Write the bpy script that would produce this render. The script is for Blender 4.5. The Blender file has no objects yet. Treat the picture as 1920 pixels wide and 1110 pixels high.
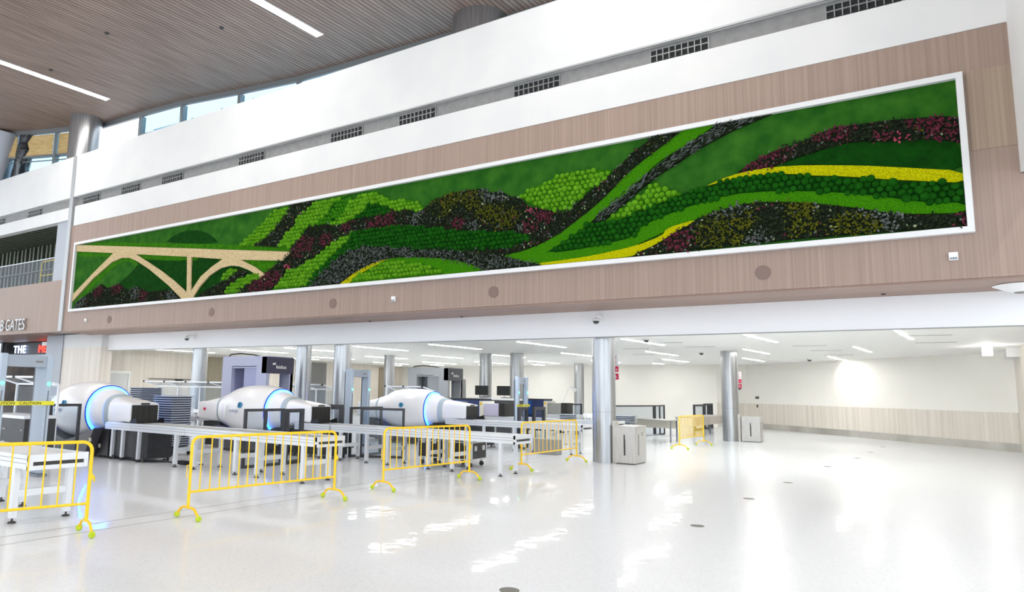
import bpy, math, random
import numpy as np
from mathutils import Vector, Matrix
random.seed(7); rng = np.random.default_rng(7)
sc = bpy.context.scene; COL = sc.collection
# ---------------------------------------------------------------- camera
cd = bpy.data.cameras.new('camera'); cam = bpy.data.objects.new('camera', cd); COL.objects.link(cam)
RX = ((0.82449224, -0.05885083, -0.56280469), (0.56550774, 0.12143366, 0.81575417), (0.02033563, -0.99085339, 0.13340171))
cam.matrix_world = Matrix(((RX[0][0], -RX[0][1], -RX[0][2], 0), (RX[1][0], -RX[1][1], -RX[1][2], 0), (RX[2][0], -RX[2][1], -RX[2][2], 1.65), (0, 0, 0, 1)))
cd.sensor_width = 36; cd.lens = 1312 / 1920 * 36; cd.shift_x = (960 - 832) / 1920; cd.clip_end = 200
sc.camera = cam
# ---------------------------------------------------------------- view, sky
sc.view_settings.view_transform = 'Standard'; sc.view_settings.look = 'None'
sc.view_settings.gamma = 1; sc.view_settings.use_curve_mapping = False
sc.view_settings.exposure = 0.42
SKY = 1.85; STRIP_LOW = 42.0; STRIP_HIGH = 32.0
w = bpy.data.worlds.new('sky'); sc.world = w; w.use_nodes = True
bg = w.node_tree.nodes['Background']; bg.inputs[0].default_value = (0.86, 0.93, 1.0, 1); bg.inputs[1].default_value = SKY

# ---------------------------------------------------------------- materials
def lin(c):
    return tuple(((v / 255) / 12.92 if v / 255 <= 0.04045 else ((v / 255 + 0.055) / 1.055) ** 2.4) for v in c) + (1,)
def mat(name, rgb, rough=0.5, metal=0.0, emit=None, es=0.0, alpha=1.0, coat=0.0, trans=0.0, ior=1.5):
    m = bpy.data.materials.new(name); m.use_nodes = True
    b = m.node_tree.nodes['Principled BSDF']
    b.inputs['Base Color'].default_value = lin(rgb); b.inputs['Roughness'].default_value = rough
    b.inputs['Metallic'].default_value = metal; b.inputs['Alpha'].default_value = alpha
    b.inputs['Coat Weight'].default_value = coat; b.inputs['Transmission Weight'].default_value = trans; b.inputs['IOR'].default_value = ior
    if emit: b.inputs['Emission Color'].default_value = lin(emit); b.inputs['Emission Strength'].default_value = es
    return m
def noisy(m, c1, c2, scale, stretch=(1, 1, 1), bump=0.0, detail=4, lo=0.35, hi=0.65, bscale=None, bdist=0.01, rot=(0, 0, 0), coord='Object'):
    n, l = m.node_tree.nodes, m.node_tree.links; b = n['Principled BSDF']
    tc = n.new('ShaderNodeTexCoord'); mp = n.new('ShaderNodeMapping'); mp.inputs['Scale'].default_value = stretch; mp.inputs['Rotation'].default_value = rot
    l.new(tc.outputs[coord], mp.inputs[0])
    t = n.new('ShaderNodeTexNoise'); t.inputs['Scale'].default_value = scale; t.inputs['Detail'].default_value = detail
    l.new(mp.outputs[0], t.inputs['Vector'])
    r = n.new('ShaderNodeValToRGB'); r.color_ramp.elements[0].position = lo; r.color_ramp.elements[1].position = hi
    r.color_ramp.elements[0].color = lin(c1); r.color_ramp.elements[1].color = lin(c2)
    l.new(t.outputs[0], r.inputs[0]); l.new(r.outputs[0], b.inputs['Base Color'])
    if bump:
        bp = n.new('ShaderNodeBump'); bp.inputs['Strength'].default_value = bump; bp.inputs['Distance'].default_value = bdist
        t2 = n.new('ShaderNodeTexNoise'); t2.inputs['Scale'].default_value = bscale or scale; t2.inputs['Detail'].default_value = 3
        l.new(mp.outputs[0], t2.inputs['Vector']); l.new(t2.outputs[0], bp.inputs['Height']); l.new(bp.outputs[0], b.inputs['Normal'])
    return m
M = {}
M['white_wall'] = noisy(mat('white painted wall', (222, 223, 223), 0.6), (220, 221, 221), (226, 226, 225), 0.8)
M['cream_wall'] = noisy(mat('warm white painted wall', (243, 240, 233), 0.6), (241, 238, 231), (246, 243, 237), 0.5)
M['white_ceiling'] = mat('white ceiling paint', (246, 246, 243), 0.7)
M['bulkhead'] = mat('cool white bulkhead paint', (248, 249, 251), 0.5)
M['grey_trim'] = mat('grey metal trim', (176, 178, 180), 0.4, 0.3)
M['strip_grey'] = noisy(mat('grey duct strip', (138, 138, 137), 0.6), (132, 132, 131), (144, 144, 143), 6)
M['vent_dark'] = mat('dark vent void', (40, 42, 44), 0.8)
M['vent_metal'] = mat('vent metal', (150, 152, 152), 0.45, 0.5)
M['frame_white'] = mat('white mural frame', (226, 227, 228), 0.5)
def wood(name, c1, c2, scale=3.0, ss=(2.2, 2.2, 0.05), rough=0.5, panel=None, c3=None):
    m = noisy(mat(name, c1, rough), c1, c2, scale, ss, detail=6, lo=0.3, hi=0.7)
    return m
M['wood_wall'] = wood('brown wood grain laminate', (146, 125, 113), (166, 144, 131), 3.6, (7.0, 7.0, 0.05))
M['wood_wall_warm'] = wood('greige wood grain laminate', (150, 130, 112), (170, 150, 131), 3.6, (7.0, 7.0, 0.05))
M['wood_soffit'] = wood('brown wood grain soffit', (136, 110, 98), (160, 134, 120), 3.0, (0.06, 2.5, 2.5))
M['pale_wood'] = wood('pale wood grain panel', (214, 205, 193), (233, 226, 216), 3.0, (2.4, 2.4, 0.05))
M['brown_slat'] = wood('brown slatted panel', (138, 128, 108), (160, 150, 130), 4.0, (5, 5, 0.05))
M['steel'] = noisy(mat('brushed stainless steel', (190, 192, 194), 0.3, 0.95), (160, 162, 165), (186, 188, 190), 5, (4, 4, 0.15), detail=3)
M['steel_base'] = noisy(mat('steel baseboard', (196, 192, 186), 0.35, 0.8), (188, 184, 178), (212, 208, 202), 0.7)
M['bin_steel'] = noisy(mat('brushed bin steel', (200, 198, 195), 0.42, 0.75), (192, 190, 187), (206, 204, 201), 6, (8, 8, .5))
M['alu'] = mat('anodised aluminium', (222, 225, 229), 0.38, 0.35)
M['alu_dark'] = mat('aluminium groove', (120, 124, 130), 0.4, 0.6)
M['roller'] = mat('steel roller', (208, 211, 216), 0.35, 0.5)
M['black_frame'] = mat('dark charcoal gate frame', (52, 53, 58), 0.45)
M['black'] = mat('black plastic', (22, 22, 25), 0.5)
M['black_panel'] = noisy(mat('black machine panel', (40, 40, 43), 0.42), (36, 36, 39), (46, 46, 49), 5)
M['curtain'] = noisy(mat('black rubber curtain', (30, 29, 27), 0.6), (20, 20, 19), (44, 42, 38), 30, (1, 1, 0.02), bump=0.4)
M['skirt'] = mat('charcoal scanner skirt', (72, 72, 78), 0.35)
M['shell'] = mat('glossy white scanner shell', (238, 238, 240), 0.28, coat=0.4)
M['ring_grey'] = mat('pale grey blue scanner ring', (170, 184, 192), 0.35)
M['led_blue'] = mat('blue led ring', (10, 80, 255), 0.5, emit=(20, 130, 255), es=60)
M['led_cyan'] = mat('soft blue led band', (120, 160, 255), 0.5, emit=(70, 120, 255), es=6)
M['blue_edge'] = mat('deep blue shell edge', (10, 40, 150), 0.4, emit=(0, 50, 200), es=0.5)
M['logo_blue'] = mat('blue round emblem', (60, 140, 180), 0.35)
M['logo_dark'] = mat('dark blue emblem sweep', (24, 84, 130), 0.35)
M['text_grey'] = mat('pale grey lettering', (176, 182, 206), 0.5)
M['yellow'] = mat('yellow painted steel', (253, 208, 18), 0.35)
M['yellow_dark'] = mat('amber painted steel', (250, 202, 22), 0.38)
M['ball'] = noisy(mat('lime tennis ball felt', (196, 214, 40), 0.9), (176, 200, 30), (206, 222, 60), 30)
M['rubber'] = mat('dark rubber foot', (62, 62, 64), 0.6)
M['portal'] = mat('blue grey portal panel', (176, 190, 206), 0.4)
M['portal_dark'] = mat('grey portal header', (160, 170, 182), 0.4)
M['led_green'] = mat('green status lamp', (40, 220, 150), 0.5, emit=(60, 255, 170), es=6)
M['tape'] = mat('yellow caution tape', (232, 224, 50), 0.5)
M['tape_black'] = mat('black tape print', (30, 30, 20), 0.5)
M['tray'] = mat('grey security tray', (74, 82, 96), 0.5)
M['tray_light'] = mat('pale tray rim', (176, 184, 196), 0.4)
M['navy'] = mat('navy machine header', (46, 46, 72), 0.4)
M['dark_header'] = mat('dark grey machine header', (78, 80, 84), 0.4)
M['lilac'] = mat('pale lilac grey machine cladding', (168, 172, 196), 0.4)
M['lilac_panel'] = mat('lilac machine panel', (150, 154, 188), 0.4)
M['grey_clad'] = mat('grey machine cladding', (160, 163, 166), 0.4)
M['grey_panel'] = mat('mid grey machine panel', (142, 146, 150), 0.4)
M['blue_panel'] = mat('blue machine panel', (40, 84, 164), 0.4)
M['navy_panel'] = mat('dark navy machine panel', (42, 56, 100), 0.4)
M['hood_grey'] = mat('grey tunnel hood', (150, 150, 148), 0.4)
M['hood_lilac'] = mat('lilac tunnel hood', (196, 192, 214), 0.4)
M['cream_plastic'] = mat('cream machine post', (224, 220, 206), 0.5)
M['sticker'] = mat('yellow warning sticker', (236, 196, 40), 0.5)
M['screen'] = mat('dark monitor back', (36, 38, 38), 0.4)
M['case_black'] = noisy(mat('black flight case laminate', (40, 41, 44), 0.55), (34, 35, 38), (48, 49, 52), 20)
M['case_edge'] = mat('silver case edging', (196, 200, 204), 0.35, 0.6)
M['red_sign'] = mat('red sign panel', (214, 44, 88), 0.5)
M['white_plastic'] = mat('white plastic', (240, 240, 240), 0.45)
M['dome_black'] = mat('smoked dome', (60, 60, 58), 0.15)
M['device_grey'] = mat('grey wall plate', (120, 118, 112), 0.5)
M['slot'] = mat('dark slot', (60, 60, 58), 0.6)
M['column_band'] = mat('grey column cladding', (160, 164, 172), 0.4, 0.2)
M['store_dark'] = noisy(mat('dark store interior', (58, 48, 44), 0.7), (40, 34, 32), (92, 70, 58), 0.7)
M['store_black'] = mat('black sign fascia', (26, 28, 38), 0.4)
M['neon_white'] = mat('blue white neon', (200, 220, 255), 0.4, emit=(190, 215, 255), es=4)
M['neon_red'] = mat('red neon', (255, 50, 40), 0.4, emit=(255, 40, 30), es=4)
M['screen_lit'] = mat('lit menu screen', (220, 235, 255), 0.4, emit=(210, 230, 255), es=1.6)
M['stud'] = mat('galvanised stud', (112, 118, 102), 0.5, 0.2)
M['deck'] = mat('metal roof deck', (70, 72, 64), 0.6, 0.1)
M['plywood'] = noisy(mat('plywood board', (206, 176, 118), 0.7), (196, 164, 104), (216, 188, 132), 3, (1, 1, 4))
M['plastic_sheet'] = noisy(mat('black plastic sheeting', (36, 38, 42), 0.2), (26, 28, 32), (56, 60, 64), 6, bump=0.8, bdist=0.05)
M['mullion'] = mat('window mullion metal', (132, 136, 138), 0.4, 0.4)
M['blue_film'] = mat('blue tinted spandrel', (96, 158, 190), 0.2)
M['lamp'] = mat('lit light strip', (255, 255, 255), 0.5, emit=(255, 254, 250), es=STRIP_LOW)
M['lamp_high'] = mat('lit ceiling strip', (255, 255, 255), 0.5, emit=(255, 251, 244), es=STRIP_HIGH)
M['letters'] = mat('brushed metal letters', (190, 190, 190), 0.35, 0.4)
M['outside'] = mat('pale outside canopy', (170, 190, 205), 0.6)
M['truss'] = mat('dark outside truss', (50, 80, 90), 0.6)
M['floor_disc'] = mat('grey floor cover', (120, 118, 114), 0.5)
M['joint'] = mat('floor divider strip', (176, 176, 174), 0.5)
def glass(name, rgb, fac):
    m = bpy.data.materials.new(name); m.use_nodes = True; n, l = m.node_tree.nodes, m.node_tree.links
    n.clear(); o = n.new('ShaderNodeOutputMaterial'); t = n.new('ShaderNodeBsdfTransparent'); t.inputs[0].default_value = lin(rgb)
    g = n.new('ShaderNodeBsdfGlossy'); g.inputs['Roughness'].default_value = 0.05; x = n.new('ShaderNodeMixShader'); x.inputs[0].default_value = fac
    l.new(t.outputs[0], x.inputs[1]); l.new(g.outputs[0], x.inputs[2]); l.new(x.outputs[0], o.inputs[0]); return m
M['glass'] = glass('clear acrylic', (236, 240, 244), 0.04)
M['glass_blue'] = glass('blue tinted glass', (176, 214, 232), 0.08)
M['canopy_glass'] = glass('frosted canopy acrylic', (214, 218, 224), 0.25)
# floor: glossy white terrazzo with fine chips and a slightly uneven polish
def floor_mat():
    m = mat('polished white terrazzo', (232, 234, 236), 0.3); n, l = m.node_tree.nodes, m.node_tree.links; b = n['Principled BSDF']
    tc = n.new('ShaderNodeTexCoord')
    v = n.new('ShaderNodeTexVoronoi'); v.inputs['Scale'].default_value = 70; l.new(tc.outputs['Object'], v.inputs['Vector'])
    r = n.new('ShaderNodeValToRGB'); r.color_ramp.elements[0].color = lin((216, 219, 222)); r.color_ramp.elements[1].color = lin((232, 235, 238))
    r.color_ramp.elements[0].position = 0.05; r.color_ramp.elements[1].position = 0.4
    l.new(v.outputs['Color'], r.inputs[0]); l.new(r.outputs[0], b.inputs['Base Color'])
    t = n.new('ShaderNodeTexNoise'); t.inputs['Scale'].default_value = 3.2; t.inputs['Detail'].default_value = 1.0
    mp = n.new('ShaderNodeMapping'); mp.inputs['Scale'].default_value = (1.0, 1.0, 1.0); l.new(tc.outputs['Object'], mp.inputs[0]); l.new(mp.outputs[0], t.inputs['Vector'])
    bp = n.new('ShaderNodeBump'); bp.inputs['Strength'].default_value = 0.3; bp.inputs['Distance'].default_value = 0.007
    l.new(t.outputs[0], bp.inputs['Height']); l.new(bp.outputs[0], b.inputs['Normal'])
    b.inputs['Coat Weight'].default_value = 0.4; b.inputs['Coat Roughness'].default_value = 0.035; b.inputs['Specular IOR Level'].default_value = 0.2
    l.new(bp.outputs[0], b.inputs['Coat Normal'])
    return m
M['floor'] = floor_mat()
def slat_mat():
    m = mat('brown slatted ceiling', (124, 104, 94), 0.55); n, l = m.node_tree.nodes, m.node_tree.links; b = n['Principled BSDF']
    tc = n.new('ShaderNodeTexCoord'); mp = n.new('ShaderNodeMapping'); mp.inputs['Rotation'].default_value = (0, 0, math.radians(3.5)); l.new(tc.outputs['Object'], mp.inputs[0])
    sx = n.new('ShaderNodeSeparateXYZ'); l.new(mp.outputs[0], sx.inputs[0])
    a = n.new('ShaderNodeMath'); a.operation = 'MULTIPLY'; a.inputs[1].default_value = 1 / 0.16; l.new(sx.outputs[0], a.inputs[0])
    f = n.new('ShaderNodeMath'); f.operation = 'FRACT'; l.new(a.outputs[0], f.inputs[0])
    g = n.new('ShaderNodeMath'); g.operation = 'GREATER_THAN'; g.inputs[1].default_value = 0.16; l.new(f.outputs[0], g.inputs[0])
    no = n.new('ShaderNodeTexNoise'); no.inputs['Scale'].default_value = 2.0; mp2 = n.new('ShaderNodeMapping'); mp2.inputs['Scale'].default_value = (6, 0.3, 1); l.new(tc.outputs['Object'], mp2.inputs[0]); l.new(mp2.outputs[0], no.inputs['Vector'])
    r = n.new('ShaderNodeValToRGB'); r.color_ramp.elements[0].color = lin((132, 110, 99)); r.color_ramp.elements[1].color = lin((160, 138, 126)); r.color_ramp.elements[0].position = .35; r.color_ramp.elements[1].position = .65
    l.new(no.outputs[0], r.inputs[0])
    x = n.new('ShaderNodeMix'); x.data_type = 'RGBA'; l.new(g.outputs[0], x.inputs[0]); x.inputs[6].default_value = lin((44, 34, 30)); l.new(r.outputs[0], x.inputs[7])
    l.new(x.outputs[2], b.inputs['Base Color']); return m
M['slats'] = slat_mat()
# moss and leaves
def moss(name, c1, c2, scale, bump, rough=0.95, bd=0.02, fine=3, lo=.3, hi=.7):
    m = noisy(mat(name, c1, rough), c1, c2, scale, bump=bump, bdist=bd, lo=lo, hi=hi, bscale=scale * fine)
    m.node_tree.nodes['Principled BSDF'].inputs['Specular IOR Level'].default_value = 0.08; return m
M['sheet'] = moss('mid green sheet moss', (26, 78, 20), (52, 104, 30), 2.6, 0.7, fine=8)
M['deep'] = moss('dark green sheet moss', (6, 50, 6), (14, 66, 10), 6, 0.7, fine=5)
M['edge'] = moss('vivid green moss edge', (38, 96, 4), (56, 118, 8), 8, 0.7, fine=4)
M['bright'] = moss('bright green bark moss', (30, 96, 2), (70, 138, 8), 38, 1.0, fine=1)
M['yellow_moss'] = moss('yellow moss', (138, 138, 0), (204, 204, 4), 38, 1.0, fine=1)
M['cork'] = moss('beige cork', (176, 152, 112), (214, 196, 156), 30, 1.0, fine=1)
M['blime'] = moss('lime ball moss', (66, 126, 12), (98, 156, 30), 7, 0.25)
M['bmid'] = moss('green ball moss', (34, 98, 8), (56, 122, 14), 7, 0.25)
M['bdark'] = moss('dark ball moss', (8, 62, 6), (24, 88, 12), 7, 0.25)
LEAF = [moss('dark leaf', (18, 26, 16), (44, 56, 38), 14, 0), moss('burgundy leaf', (62, 20, 36), (112, 50, 68), 12, 0),
        moss('silver grey leaf', (56, 62, 62), (110, 118, 114), 14, 0), moss('olive leaf', (50, 60, 12), (96, 98, 24), 12, 0),
        moss('pink leaf', (150, 44, 74), (180, 84, 104), 9, 0), moss('pale leaf', (120, 140, 96), (160, 176, 132), 9, 0)]
M['leafbed'] = moss('dark leaf bed', (16, 22, 13), (28, 36, 22), 12, 0.5)

# ---------------------------------------------------------------- mesh builder
class MB:
    def __init__(s): s.v = []; s.f = []; s.sm = []; s.mi = []
    def add(s, vs, fs, smooth=False, m=0):
        o = len(s.v); s.v += [tuple(p) for p in vs]
        for f in fs: s.f.append(tuple(i + o for i in f)); s.sm.append(smooth); s.mi.append(m)
        return s
    def box(s, x0, x1, y0, y1, z0, z1, m=0):
        return s.add([(x0, y0, z0), (x1, y0, z0), (x1, y1, z0), (x0, y1, z0), (x0, y0, z1), (x1, y0, z1), (x1, y1, z1), (x0, y1, z1)],
              [(0, 3, 2, 1), (4, 5, 6, 7), (0, 1, 5, 4), (1, 2, 6, 5), (2, 3, 7, 6), (3, 0, 4, 7)], m=m)
    def bar(s, a, b, w, h, m=0, up=(0, 0, 1)):       # rectangular bar from a to b
        a, b = Vector(a), Vector(b); d = (b - a).normalized(); u = Vector(up)
        if abs(d.dot(u)) > .98: u = Vector((1, 0, 0))
        sdv = d.cross(u).normalized() * w / 2; uu = sdv.cross(d).normalized() * h / 2
        return s.add([a - sdv - uu, a + sdv - uu, a + sdv + uu, a - sdv + uu, b - sdv - uu, b + sdv - uu, b + sdv + uu, b - sdv + uu],
              [(0, 1, 2, 3), (4, 7, 6, 5), (0, 4, 5, 1), (1, 5, 6, 2), (2, 6, 7, 3), (3, 7, 4, 0)], m=m)
    def loft(s, rings, smooth=True, m=0, cap=True):
        n = len(rings[0]); vs = [p for r in rings for p in r]; fs = []
        for k in range(len(rings) - 1):
            for i in range(n): j = (i + 1) % n; fs.append((k * n + i, k * n + j, (k + 1) * n + j, (k + 1) * n + i))
        s.add(vs, fs, smooth, m)
        if cap: s.add(list(rings[0]), [tuple(range(n - 1, -1, -1))], False, m); s.add(list(rings[-1]), [tuple(range(n))], False, m)
        return s
    def tube(s, pts, r, n=8, m=0, cap=True):
        pts = [Vector(p) for p in pts]; rings = []; ref = None
        for i, p in enumerate(pts):
            d = (pts[min(i + 1, len(pts) - 1)] - pts[max(i - 1, 0)]).normalized()
            if ref is None: ref = Vector((0, 0, 1)) if abs(d.z) < .9 else Vector((1, 0, 0))
            a = d.cross(ref).normalized(); b = a.cross(d).normalized(); ref = b
            rr = r[i] if isinstance(r, (list, tuple)) else r
            rings.append([p + (a * math.cos(t) + b * math.sin(t)) * rr for t in [2 * math.pi * k / n for k in range(n)]])
        return s.loft(rings, True, m, cap)
    def cyl(s, p0, p1, r, n=16, r2=None, m=0): return s.tube([p0, p1], [r, r if r2 is None else r2], n, m)
    def ball(s, c, r, n=10, m=0, squash=1.0):
        rings = []
        for k in range(1, n // 2 + 2):
            t = math.pi * k / (n // 2 + 2); rings.append([(c[0] + r * math.sin(t) * math.cos(a), c[1] + r * math.sin(t) * math.sin(a), c[2] + r * squash * math.cos(t)) for a in [2 * math.pi * i / n for i in range(n)]])
        return s.loft(rings, True, m)
    def prism(s, poly, y0, y1, m=0):                 # polygon in (x,z) extruded along y
        bm_pts = [Vector((p[0], p[1], 0)) for p in poly]
        from mathutils.geometry import tessellate_polygon
        tri = tessellate_polygon([bm_pts]); n = len(poly)
        s.add([(p[0], y0, p[1]) for p in poly], [tuple(t) for t in tri], m=m)
        s.add([(p[0], y0, p[1]) for p in poly] + [(p[0], y1, p[1]) for p in poly], [(i, (i + 1) % n, (i + 1) % n + n, i + n) for i in range(n)], m=m)
        s.add([(p[0], y1, p[1]) for p in poly], [tuple(t) for t in tri], m=m)
        return s
    def slab(s, poly, z0, z1, m=0):
        from mathutils.geometry import tessellate_polygon
        tri = tessellate_polygon([[Vector((p[0], p[1], 0)) for p in poly]]); n = len(poly)
        s.add([(p[0], p[1], z0) for p in poly] + [(p[0], p[1], z1) for p in poly], [tuple(t) for t in tri] + [tuple(i + n for i in t) for t in tri] + [(i, (i + 1) % n, (i + 1) % n + n, i + n) for i in range(n)], m=m)
        return s
    def build(s, name, mats, parent=None, label=None, loc=None, rz=0, bevel=0):
        me = bpy.data.meshes.new(name); me.from_pydata([tuple(p) for p in s.v], [], s.f); me.update()
        for m in (mats if isinstance(mats, (list, tuple)) else [mats]): me.materials.append(M[m] if isinstance(m, str) else m)
        me.polygons.foreach_set('use_smooth', s.sm); me.polygons.foreach_set('material_index', s.mi)
        import bmesh
        if len(s.f) < 6000:
            b = bmesh.new(); b.from_mesh(me); bmesh.ops.recalc_face_normals(b, faces=b.faces[:]); b.to_mesh(me); b.free()
        o = bpy.data.objects.new(name, me); COL.objects.link(o)
        if parent: o.parent = parent
        if label: o['label'] = label
        if loc: o.location = loc
        if rz: o.rotation_euler.z = rz
        if bevel:
            bv = o.modifiers.new('bevel', 'BEVEL'); bv.width = bevel; bv.segments = 2; bv.limit_method = 'ANGLE'
        return o
def tag(o, label=None, cat=None, group=None, kind=None):
    if label: o['label'] = label
    if cat: o['category'] = cat
    if group: o['group'] = group
    if kind: o['kind'] = kind
    return o
def thing(name, label, cat, loc=(0, 0, 0), rz=0, group=None):
    o = bpy.data.objects.new(name, None); COL.objects.link(o); o.location = loc; o.rotation_euler.z = rz; o.empty_display_size = 0.1
    return tag(o, label, cat, group)
def copy_tree(o, loc, rz=0, label=None, group=None):
    r = o.copy(); COL.objects.link(r); r.location = loc; r.rotation_euler.z = rz
    if label: r['label'] = label
    if group: r['group'] = group
    def rec(src, dst):
        for ch in list(src.children):
            c = ch.copy(); COL.objects.link(c); c.parent = dst; rec(ch, c)
    rec(o, r); return r
def struct(name, mb, mats, parent=None, **k):
    o = mb.build(name, mats, parent, **k)
    if not parent: o['kind'] = 'structure'
    return o
def text_mesh(name, body, size, mats, parent=None, extrude=0.0, outline=0, sx=1.0, loc=(0, 0, 0), rot=(math.pi / 2, 0, 0), space=1.0, right=False, shear=0.0):
    cu = bpy.data.curves.new(name, 'FONT'); cu.body = body; cu.size = size; cu.extrude = extrude; cu.space_character = space; cu.shear = shear
    if right: cu.align_x = 'RIGHT'
    if outline: cu.fill_mode = 'NONE'; cu.bevel_depth = outline; cu.bevel_resolution = 1
    t = bpy.data.objects.new(name, cu); COL.objects.link(t); bpy.context.view_layer.update()
    me = bpy.data.meshes.new_from_object(t.evaluated_get(bpy.context.evaluated_depsgraph_get()))
    COL.objects.unlink(t); bpy.data.objects.remove(t)
    me.materials.clear(); me.materials.append(M[mats]); me.name = name
    o = bpy.data.objects.new(name, me); COL.objects.link(o); o.location = loc; o.rotation_euler = rot; o.scale = (sx, 1, 1)
    if parent: o.parent = parent
    return o
ordw = ['first', 'second', 'third', 'fourth', 'fifth', 'sixth', 'seventh', 'eighth', 'ninth', 'tenth', 'eleventh', 'twelfth', '13th', '14th', '15th', '16th', '17th', '18th', '19th', '20th', '21st', '22nd', '23rd', '24th', '25th', '26th']

# ================================================================ SETTING
YF, YB = 14.6, 16.2
struct('floor', MB().box(-60, 14, -22, 44, -0.2, 0), 'floor')
# thin divider strips in the terrazzo
struct('trim_1', MB().box(-7.86, -7.835, -4, 30, 0.0, 0.0015), 'joint')
struct('trim_2', MB().box(-8.26, -8.235, -4, 30, 0.0, 0.0015), 'joint')
# the feature wall, from the bottom of the wood band to the top of the upper white wall
fw = struct('wall_feature', MB().box(-29.13, 1.474, YF, YF + .3, 3.70, 8.07), 'wood_wall')
struct('wood_return', MB().box(-29.0, 2.45, YF + .02, YB, 3.66, 3.699), 'wood_soffit', fw)
struct('warm_panel', MB().box(0.86, 1.474, YF - .012, YF, 5.9, 7.32), 'wood_wall_warm', fw, label='greige wood panel right of the mural')
struct('lower_wood_extension', MB().box(1.474, 2.45, YF, YF + .3, 3.70, 5.4), 'wood_wall', fw)
struct('wall_upper', MB().box(-28.72, 1.474, YF - .02, YF + .28, 8.07, 8.90), 'white_wall')
wu2 = struct('wall_top', MB().box(-28.86, 1.474, YF - .04, YF + .28, 9.31, 11.1), 'white_wall')
struct('lip', MB().box(-28.72, 1.474, YF - .05, YF, 9.29, 9.33), 'grey_trim', wu2)
struct('trim_4', MB().box(-29.0, 1.474, YF + .1, YF + .28, 8.90, 9.31), 'strip_grey')
struct('trim_5', MB().box(-29.13, -28.86, YF - .06, YF + .3, 3.72, 11.1), 'grey_trim')
struct('wall_corner_right', MB().box(1.474, 1.8, 9.0, YF + .3, 5.42, 11.4), 'white_wall')
# left section of the same wall
struct('wall_left_band', MB().box(-60, -29.13, YF, YF + .3, 3.70, 5.85), 'wood_wall')
struct('wall_left_white', MB().box(-60, -29.13, YF - .02, YF + .28, 8.37, 8.90), 'white_wall')
struct('wall_left_top', MB().box(-60, -29.13, YF - .04, YF + .28, 9.31, 11.1), 'white_wall')
struct('trim_6', MB().box(-60, -29.13, YF + .1, YF + .28, 8.90, 9.31), 'strip_grey')
# bulkhead under the wood band, pier and recess
struct('wall_bulkhead', MB().box(-28.2, 2.45, YB, YB + .12, 3.02, 3.72), 'bulkhead')
pier = struct('wall_pier', MB().box(-31.2, -28.17, 15.9, 16.4, 3.15, 3.72), 'white_wall')
struct('pier_panel', MB().box(-31.2, -28.17, 15.9, 16.4, 0, 3.15), 'pale_wood', pier)
struct('pier_band', MB().box(-31.42, -31.2, 15.85, 17.2, 0, 3.72), 'column_band', pier)
# security hall shell
struct('ceiling_low', MB().box(-34, 3.2, YB + .12, 43, 3.33, 3.5), 'white_ceiling')
struct('wall_left', MB().box(-32.9, -32.6, 16.4, 43, 0, 3.33), 'pale_wood')
def wallseg(name, a, b, z0, z1, t, m, parent=None, **k):
    a, b = Vector(a), Vector(b); d = (b - a).normalized(); n = Vector((-d.y, d.x)) * t
    pts = [a, b, b + n, a + n]
    return struct(name, MB().slab([(p.x, p.y) for p in pts], z0, z1), m, parent, **k)
segs = [((-32.6, 41.9), (-9.4, 39.7)), ((-9.4, 39.7), (-8.0, 40.3)), ((-8.0, 40.3), (-5.33, 38.0)), ((-5.33, 38.0), (2.43, 30.2))]
for i, (a, b) in enumerate(segs):
    wl = wallseg('wall_far' if i == 0 else 'wall_right', a, b, 0, 3.33, .25, 'cream_wall')
    if i >= 1:
        d = (Vector(b) - Vector(a)).normalized(); nn = Vector((d.y, -d.x)) * .02
        wallseg('wainscot', Vector(a) + nn, Vector(b) + nn, .28, 1.29, .02, 'pale_wood', wl, label='pale wood wainscot')
        nn = nn * .3
        o = wallseg('baseboard_right', Vector(a) + nn, Vector(b) + nn, 0, .28, .006, 'steel_base')
        L = (Vector(b) - Vector(a)).length; js = MB(); k = 1.2
        while k < L:
            p = Vector(a) + d * k + Vector((d.y, -d.x)) * .0205; js.bar((p.x, p.y, .29), (p.x, p.y, 1.28), .012, .003, up=(d.y, -d.x, 0)); k += 1.22
        if js.v: js.build('panel_joint', 'steel_base', wl)
struct('wall_side', MB().box(2.43, 2.7, YB + .12, 30.4, 0, 3.33), 'pale_wood')
struct('trim_7', MB().box(2.1, 2.43, 28.2, 29.2, 3.05, 3.33), 'white_wall')
# beige door with white frame in the left wall
dr = struct('door_1', MB().box(-32.6, -32.56, 18.86, 19.88, 0, 2.16), 'white_wall')
struct('door_frame', MB().box(-32.6, -32.53, 18.76, 18.86, 0, 2.26).box(-32.6, -32.53, 19.88, 19.98, 0, 2.26).box(-32.6, -32.53, 18.86, 19.88, 2.16, 2.26), 'white_ceiling', dr)
struct('door_handle', MB().bar((-32.5, 19.74, 1.0), (-32.5, 19.62, 1.0), .03, .03).bar((-32.56, 19.74, 1.0), (-32.5, 19.74, 1.0), .03, .03), 'steel', dr)
t = struct('trim_8', MB().box(-32.6, -32.52, 24.3, 25.6, 0.0, 3.2), 'brown_slat')
lv = MB()
for k in range(26): lv.bar((-32.5, 32.4, .7 + k * .1), (-32.5, 33.7, .7 + k * .1), .05, .03)
lv.box(-32.6, -32.55, 32.3, 33.8, .6, 3.25); tag(lv.build('wall_louver', 'hood_grey'), 'grey louvred shutter on the far left wall between two round columns', 'shutter')
tag(MB().box(-32.6, -32.5, 39.2, 39.8, 0, 3.16).build('wall_panel', 'brown_slat'), 'narrow brown panel on the far left wall beside a far column', 'panel')
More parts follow.
